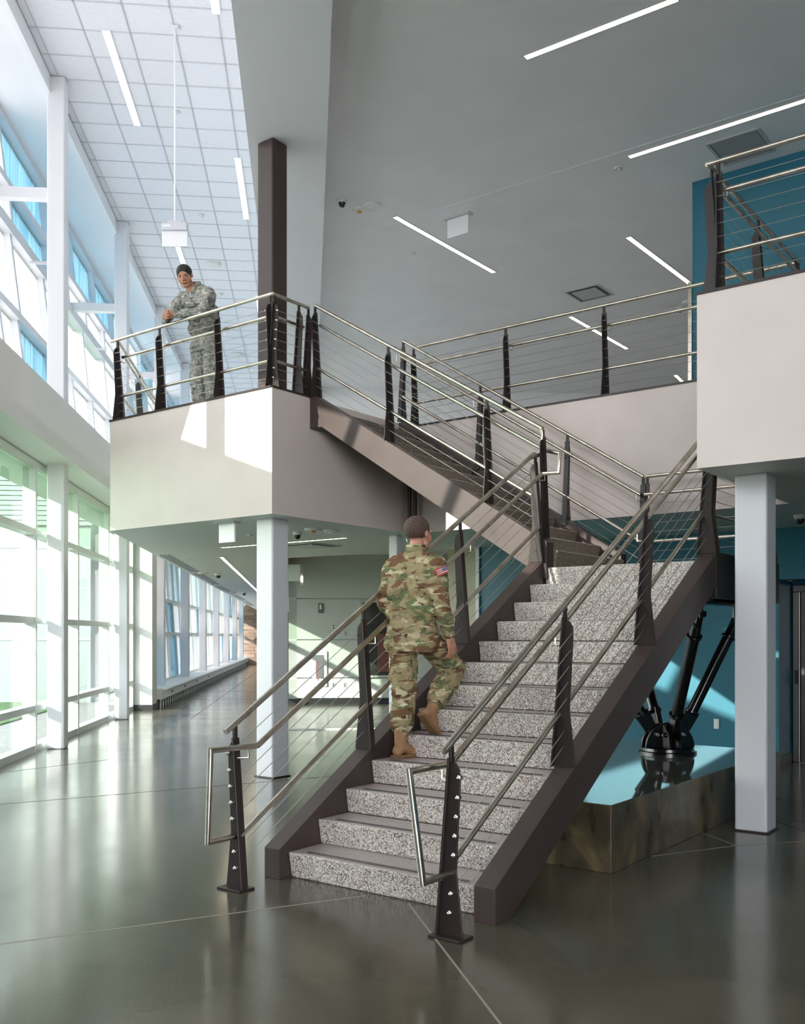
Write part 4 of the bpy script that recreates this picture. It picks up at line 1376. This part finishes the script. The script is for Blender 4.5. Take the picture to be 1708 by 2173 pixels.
def hair(P, q, parent, m, fore=.0):
    bm = NB()
    hs = (P(1, 0, 0) - P(0, 0, 0)).length
    blob(bm, P(0, -.018, .043), .1 * hs, (.835, 1.0, .90), q)
    # cut away the face side: drop the part below the hairline
    cc = P(0, 0, 0)
    U_, F_ = (P(0, 0, 1) - cc), (P(0, 1, 0) - cc)
    bmesh.ops.bisect_plane(bm, geom=bm.verts[:] + bm.edges[:] + bm.faces[:], plane_co=P(0, .075 + fore, .055), plane_no=(F_ * .90 - U_ * .45), clear_outer=True)
    bmesh.ops.bisect_plane(bm, geom=bm.verts[:] + bm.edges[:] + bm.faces[:], plane_co=P(0, 0, -.025), plane_no=-U_, clear_outer=True)
    bmesh.ops.holes_fill(bm, edges=bm.edges[:])
    return mkp('hair', bm, m, parent)
def person(loc, ang, label):
    r_ = bpy.data.objects.new('person', None)
    COL.objects.link(r_)
    r_.location = loc
    r_.rotation_euler = (0, 0, ang)
    tag(r_, label, 'person')
    return r_
def legs(bm_t, bm_b, H, Kn, A, blouse=True):
    """one trouser leg from hip H over knee to ankle A"""
    H, Kn, A = Vector(H), Vector(Kn), Vector(A)
    cap(bm_t, H, Kn, .114, .098)
    d = (A - Kn).normalized()
    e = A - d * .10
    cap(bm_t, Kn, e - d * .03, .096, .092)
    cap(bm_t, e - d * .04, e, .094, .070)
    cap(bm_b, Kn, A, .045, .035)
def boot(parent, A, toe, up, name='boot'):
    """A ankle centre, toe direction, up direction of the shaft"""
    A, T_, U_ = Vector(A), Vector(toe).normalized(), Vector(up).normalized()
    X = T_.cross(U_).normalized()
    U2 = X.cross(T_).normalized()
    bm = NB()
    cap(bm, A + U_ * .13, A, .054, .050)
    heel = A - U2 * .055 - T_ * .035
    cap(bm, heel, A - U2 * .02, .042, .048)
    ball = A - U2 * .068 + T_ * .12
    cap(bm, A - U2 * .02 + T_ * .02, ball, .050, .040)
    cap(bm, ball - X * .008, ball + T_ * .055, .040, .034)
    o = fuse('boot', bm, M['boot'], parent, .008, 3, .004, .03)
    q = Matrix((X, T_, U2)).transposed().to_4x4()
    q.translation = A - U2 * .108
    bs = NB()
    out = [(-.033, -.075), (.033, -.075), (.038, 0), (.034, .05), (.046, .12), (.040, .175), (.018, .205), (-.018, .205), (-.040, .175), (-.046, .12), (-.034, .05), (-.038, 0)]
    poly(bs, [(x, y, 0) for x, y in out], (0, 0, .026), q)
    s_ = mkp('sole', bs, M['sole'], o, False)
    lc = NB()
    for k in range(5):
        y = .045 + k * .0
        c = A + T_ * (.052 - k * .001) + U_ * (.0 + k * .028)
        cap(lc, c - X * .022, c + X * .022, .004, .004)
    mkp('laces', lc, M['sole'], o)
    return o
# ------------------------------------------------ the climbing soldier, seen from behind
PA = person((3.20, -2.44, 4 * R1), 0.0, 'person in brown-green camouflage uniform and tan boots climbing the stairs, seen from behind')
bb_, bt, bj = NB(), NB(), NB()
hipL, hipR = (-.04, .05, .93), (.15, .07, .93)
knL, anL = (-.02, .06, .52), (-.0, -.02, .125)
knR, anR = (.19, .42, .68), (.165, .15, .36)
legs(bt, bb_, hipL, knL, anL)
legs(bt, bb_, hipR, knR, anR)
cap(bt, (-.01, .05, .97), (.12, .05, .97), .112, .112)
cap(bt, (.01, .03, .91), (.10, .03, .91), .105, .105)
for s_, p0, p1 in ((-1, (-.125, .04, .72), (-.115, .03, .60)), (1, (.27, .26, .80), (.275, .35, .72))):
    cap(bt, p0, p1, .035, .035, .6, (1, 0, 0))
shL, shR = (-.13, .07, 1.475), (.27, .07, 1.475)
# jacket
cap(bj, (-.035, .05, .87), (.145, .05, .87), .150, .150, .88, (0, 1, 0))
cap(bj, (-.03, .05, .99), (.14, .05, .99), .140, .140, .85, (0, 1, 0))
cap(bj, (-.04, .05, 1.12), (.15, .05, 1.12), .136, .136, .85, (0, 1, 0))
cap(bj, (-.055, .06, 1.30), (.185, .06, 1.30), .142, .142, .86, (0, 1, 0))
cap(bj, (-.05, .07, 1.42), (.185, .07, 1.42), .118, .118)
cap(bj, (-.10, .07, 1.475), (.235, .07, 1.475), .085, .085)
cap(bj, (.03, .07, 1.54), (.11, .07, 1.54), .074, .074)
cap(bj, (.03, .07, 1.555), (-.12, .07, 1.49), .056, .07); cap(bj, (.11, .07, 1.555), (.26, .07, 1.49), .056, .07)
elR, wrR = (.335, .035, 1.20), (.345, .12, .955)
elL, wrL = (-.205, .04, 1.20), (-.19, .22, 1.06)
cap(bj, shR, elR, .083, .068); cap(bj, elR, wrR, .068, .050)
cap(bj, shL, elL, .083, .068); cap(bj, elL, wrL, .068, .050)
cap(bj, Vector(wrR) + Vector((0, -.012, .04)), wrR, .052, .047)
# body: head, neck, arms and hands in one surface
cap(bb_, (.07, .08, 1.50), (.07, .10, 1.66), .062, .058)
cap(bb_, (.07, .07, .95), (.07, .07, 1.40), .08, .08)
cap(bb_, hipL, knL, .06, .05); cap(bb_, hipR, knR, .06, .05)
cap(bb_, hipL, (.07, .07, 1.0), .06, .07); cap(bb_, hipR, (.07, .07, 1.0), .06, .07)
cap(bb_, (.07, .07, 1.42), shR, .05, .045); cap(bb_, (.07, .07, 1.42), shL, .05, .045)
cap(bb_, shR, elR, .045, .038); cap(bb_, elR, wrR, .036, .028)
cap(bb_, shL, elL, .045, .038); cap(bb_, elL, wrL, .036, .028)
wv = (Vector(wrR) - Vector(elR)).normalized()
hand(bb_, Vector(wrR) + wv * .012, wv + Vector((0, .1, 0)), (-1, .25, 0), (.1, 1, .1), .42, 1.12, .34)
wv2 = (Vector(wrL) - Vector(elL)).normalized()
hand(bb_, Vector(wrL) + wv2 * .012, wv2, (1, 0, 0), (0, .2, 1), .5, 1.05)
P1, q1_, _, _, _ = head(bb_, (.07, .115, 1.715), (.05, 1, .04), (0, -.05, 1), 1.12)
fuse('body', bb_, M['skin1'], PA, .005, 2)
face(P1, q1_, PA)
hair(P1, q1_, PA, M['hair1'])
fuse('trousers', bt, M['multicam'], PA, .009, 3, .036, .07)
jk = fuse('jacket', bj, M['multicam'], PA, .009, 3, .034, .085, hem=.815)
jk.data.set_sharp_from_angle(angle=R(60))
bc = NB()
prev = []
lathe(bc, [(.080, 0), (.086, .0), (.080, .062), (.072, .062)], (.07, .088, 1.572), 28)
mkp('collar', bc, M['multicam'], jk)
boot(PA, (0, -.02, .112), (.10, 1, 0), (0, .03, 1))
boot(PA, Vector(anR) - Vector((0, 0, .0)), (.05, .72, -.70), (Vector(knR) - Vector(anR)))
# shoulder flag patch on the right sleeve
def patch_frame(c, n, up):
    n = Vector(n).normalized(); up = Vector(up).normalized()
    x = up.cross(n).normalized(); up = n.cross(x).normalized()
    m_ = Matrix((x, up, n)).transposed().to_4x4(); m_.translation = Vector(c)
    return m_
fm = patch_frame((.366, .005, 1.42), (1, -.50, .22), (-.2, -.34, 1))
fp = mkp('flag_patch', bx(NB(), (-.05, -.030, -.004), (.05, .030, .006), fm), mat('patch_orange_border', (.55, .14, .05), .8), jk, False)
wr_ = NB(); rd_ = NB()
for i in range(7):
    y0 = -.025 + i * .0072
    bx(rd_ if i % 2 == 0 else wr_, (-.045, y0, .006), (.045, y0 + .0072, .0075), fm)
mkp('red_stripes', rd_, mat('flag_red', (.45, .05, .06), .8), fp, False)
mkp('white_stripes', wr_, mat('flag_white', (.70, .66, .66), .8), fp, False)
cn = NB(); bx(cn, (.005, -.003, .0075), (.045, .0254, .009), fm)
mkp('blue_canton', cn, mat('flag_blue', (.08, .09, .25), .8), fp, False)
stm = NB()
for i in range(3):
    for j in range(4):
        bx(stm, (.010 + j * .009, .001 + i * .008, .009), (.013 + j * .009, .004 + i * .008, .0095), fm)
mkp('white_stars', stm, M['plastic'], fp, False)
# ------------------------------------------------ the soldier leaning on the balcony rail
PB = person((-1.70, -.10, ZF), math.pi, 'person in grey camouflage uniform leaning on the balcony rail with clasped hands, looking down')
bb_, bt, bj = NB(), NB(), NB()
# local x = his right, y = forward; turned by 180 degrees x maps to -r
legs(bt, bb_, (-.10, -.02, .92), (-.13, .02, .50), (-.14, -.03, .125))
legs(bt, bb_, (.10, -.02, .92), (.12, .02, .50), (.13, -.03, .125))
cap(bt, (-.07, -.02, .95), (.07, -.02, .95), .112, .112)
cap(bt, (.21, .0, .72), (.215, .0, .60), .035, .035, .6, (1, 0, 0))
cap(bt, (-.215, .0, .72), (-.22, .0, .60), .035, .035, .6, (1, 0, 0))
cap(bj, (-.08, -.01, .86), (.08, .01, .86), .138, .138)
cap(bj, (-.09, .02, 1.10), (.06, .06, 1.10), .130, .130)
cap(bj, (-.13, .05, 1.28), (.04, .14, 1.28), .132, .132)
cap(bj, (-.145, .09, 1.41), (.05, .20, 1.41), .112, .112)
cap(bj, (-.18, .10, 1.47), (.09, .24, 1.46), .078, .074)
cap(bj, (-.10, .12, 1.535), (.03, .18, 1.525), .070, .066)
cap(bj, (-.03, .15, 1.56), (-.20, .10, 1.48), .06, .075)
shR, shL = (.115, .255, 1.45), (-.205, .10, 1.455)
elR, elL = (.27, .40, 1.16), (-.34, .355, 1.145)
wrR, wrL = (.115, .495, 1.135), (-.06, .50, 1.14)
for s_, e_, w_ in ((shR, elR, wrR), (shL, elL, wrL)):
    cap(bj, s_, e_, .080, .064); cap(bj, e_, w_, .062, .046)
    cap(bb_, s_, e_, .045, .038); cap(bb_, e_, w_, .036, .027)
    cap(bb_, (-.05, .14, 1.42), s_, .06, .045)
cap(bb_, (0, 0, .97), (-.05, .13, 1.42), .08, .09)
cap(bb_, (-.10, -.02, .92), (0, 0, 1.0), .06, .07); cap(bb_, (.10, -.02, .92), (0, 0, 1.0), .06, .07)
cap(bb_, (-.10, -.02, .92), (-.13, .02, .50), .06, .05); cap(bb_, (.10, -.02, .92), (.12, .02, .50), .06, .05)
cap(bb_, (-.02, .17, 1.45), (.025, .235, 1.60), .064, .062)
hand(bb_, (.105, .50, 1.135), (-.55, .75, -.12), (-.8, -.55, -.1), (0, .2, 1), .55, 1.1)
hand(bb_, (-.05, .505, 1.14), (.62, .72, -.16), (.75, -.62, .0), (0, .2, 1), .85, 1.1)
P2, q2_, _, _, _ = head(bb_, (.03, .295, 1.68), (-.72, 1, -.50), (-.05, .42, 1), 1.16)
fuse('body', bb_, M['skin2'], PB, .005, 2)
face(P2, q2_, PB)
hair(P2, q2_, PB, M['hair2'])
fuse('trousers', bt, M['acu'], PB, .009, 3, .034, .07)
jk = fuse('jacket', bj, M['acu'], PB, .009, 3, .028, .07, hem=.80)
jk.data.set_sharp_from_angle(angle=R(60))
bc = NB()
cm = Matrix.Translation((-.005, .185, 1.605)) @ Matrix.Rotation(math.atan2(.42, .75), 4, 'Z') @ Matrix.Rotation(R(-24), 4, 'X')
prof_ = [(.088, -.03), (.100, -.025), (.090, .036), (.080, .034)]
rings = []
for i in range(25):
    a_ = R(90 + 38) + R(360 - 76) * i / 24
    rings.append([bc.verts.new(cm @ Vector((r__ * math.cos(a_), r__ * math.sin(a_), z__))) for r__, z__ in prof_])
for i in range(24):
    for k in range(4):
        bc.faces.new((rings[i][k], rings[i][(k + 1) % 4], rings[i + 1][(k + 1) % 4], rings[i + 1][k]))
bc.faces.new(rings[0]); bc.faces.new(rings[-1][::-1])
mkp('collar', bc, M['acu'], jk)
bc = NB(); blob(bc, (-.015, .212, 1.535), .046, (1.05, .9, 1.1)); mkp('undershirt', bc, mat('tan_undershirt', (.42, .34, .22), .8), PB)
fm = patch_frame((-.345, .225, 1.345), (-1, .45, .35), (-.3, .1, 1))
mkp('shoulder_patch', bx(NB(), (-.028, -.04, -.012), (.028, .03, .004), fm), M['patchgrey'], jk, False)
fm = patch_frame((.208, .365, 1.325), (.55, .75, .35), (-.3, -.1, 1))
mkp('shoulder_patch', bx(NB(), (-.03, -.02, -.02), (.03, .02, .002), fm), mat('patch_rust', (.35, .12, .06), .8), jk, False)
for s_ in (-1, 1):
    fm = patch_frame((-.115 + s_ * .075, .225 + s_ * .04, 1.33), (-.5 + s_ * .1, 1, -.15), (0, .15, 1))
    mkp('pocket_flap', bx(NB(), (-.055, -.025, -.008), (.055, .02, .008), fm), M['acu'], jk, False)
boot(PB, (-.14, -.03, .112), (-.15, 1, 0), (0, 0, 1))
boot(PB, (.13, -.03, .112), (.15, 1, 0), (0, 0, 1))
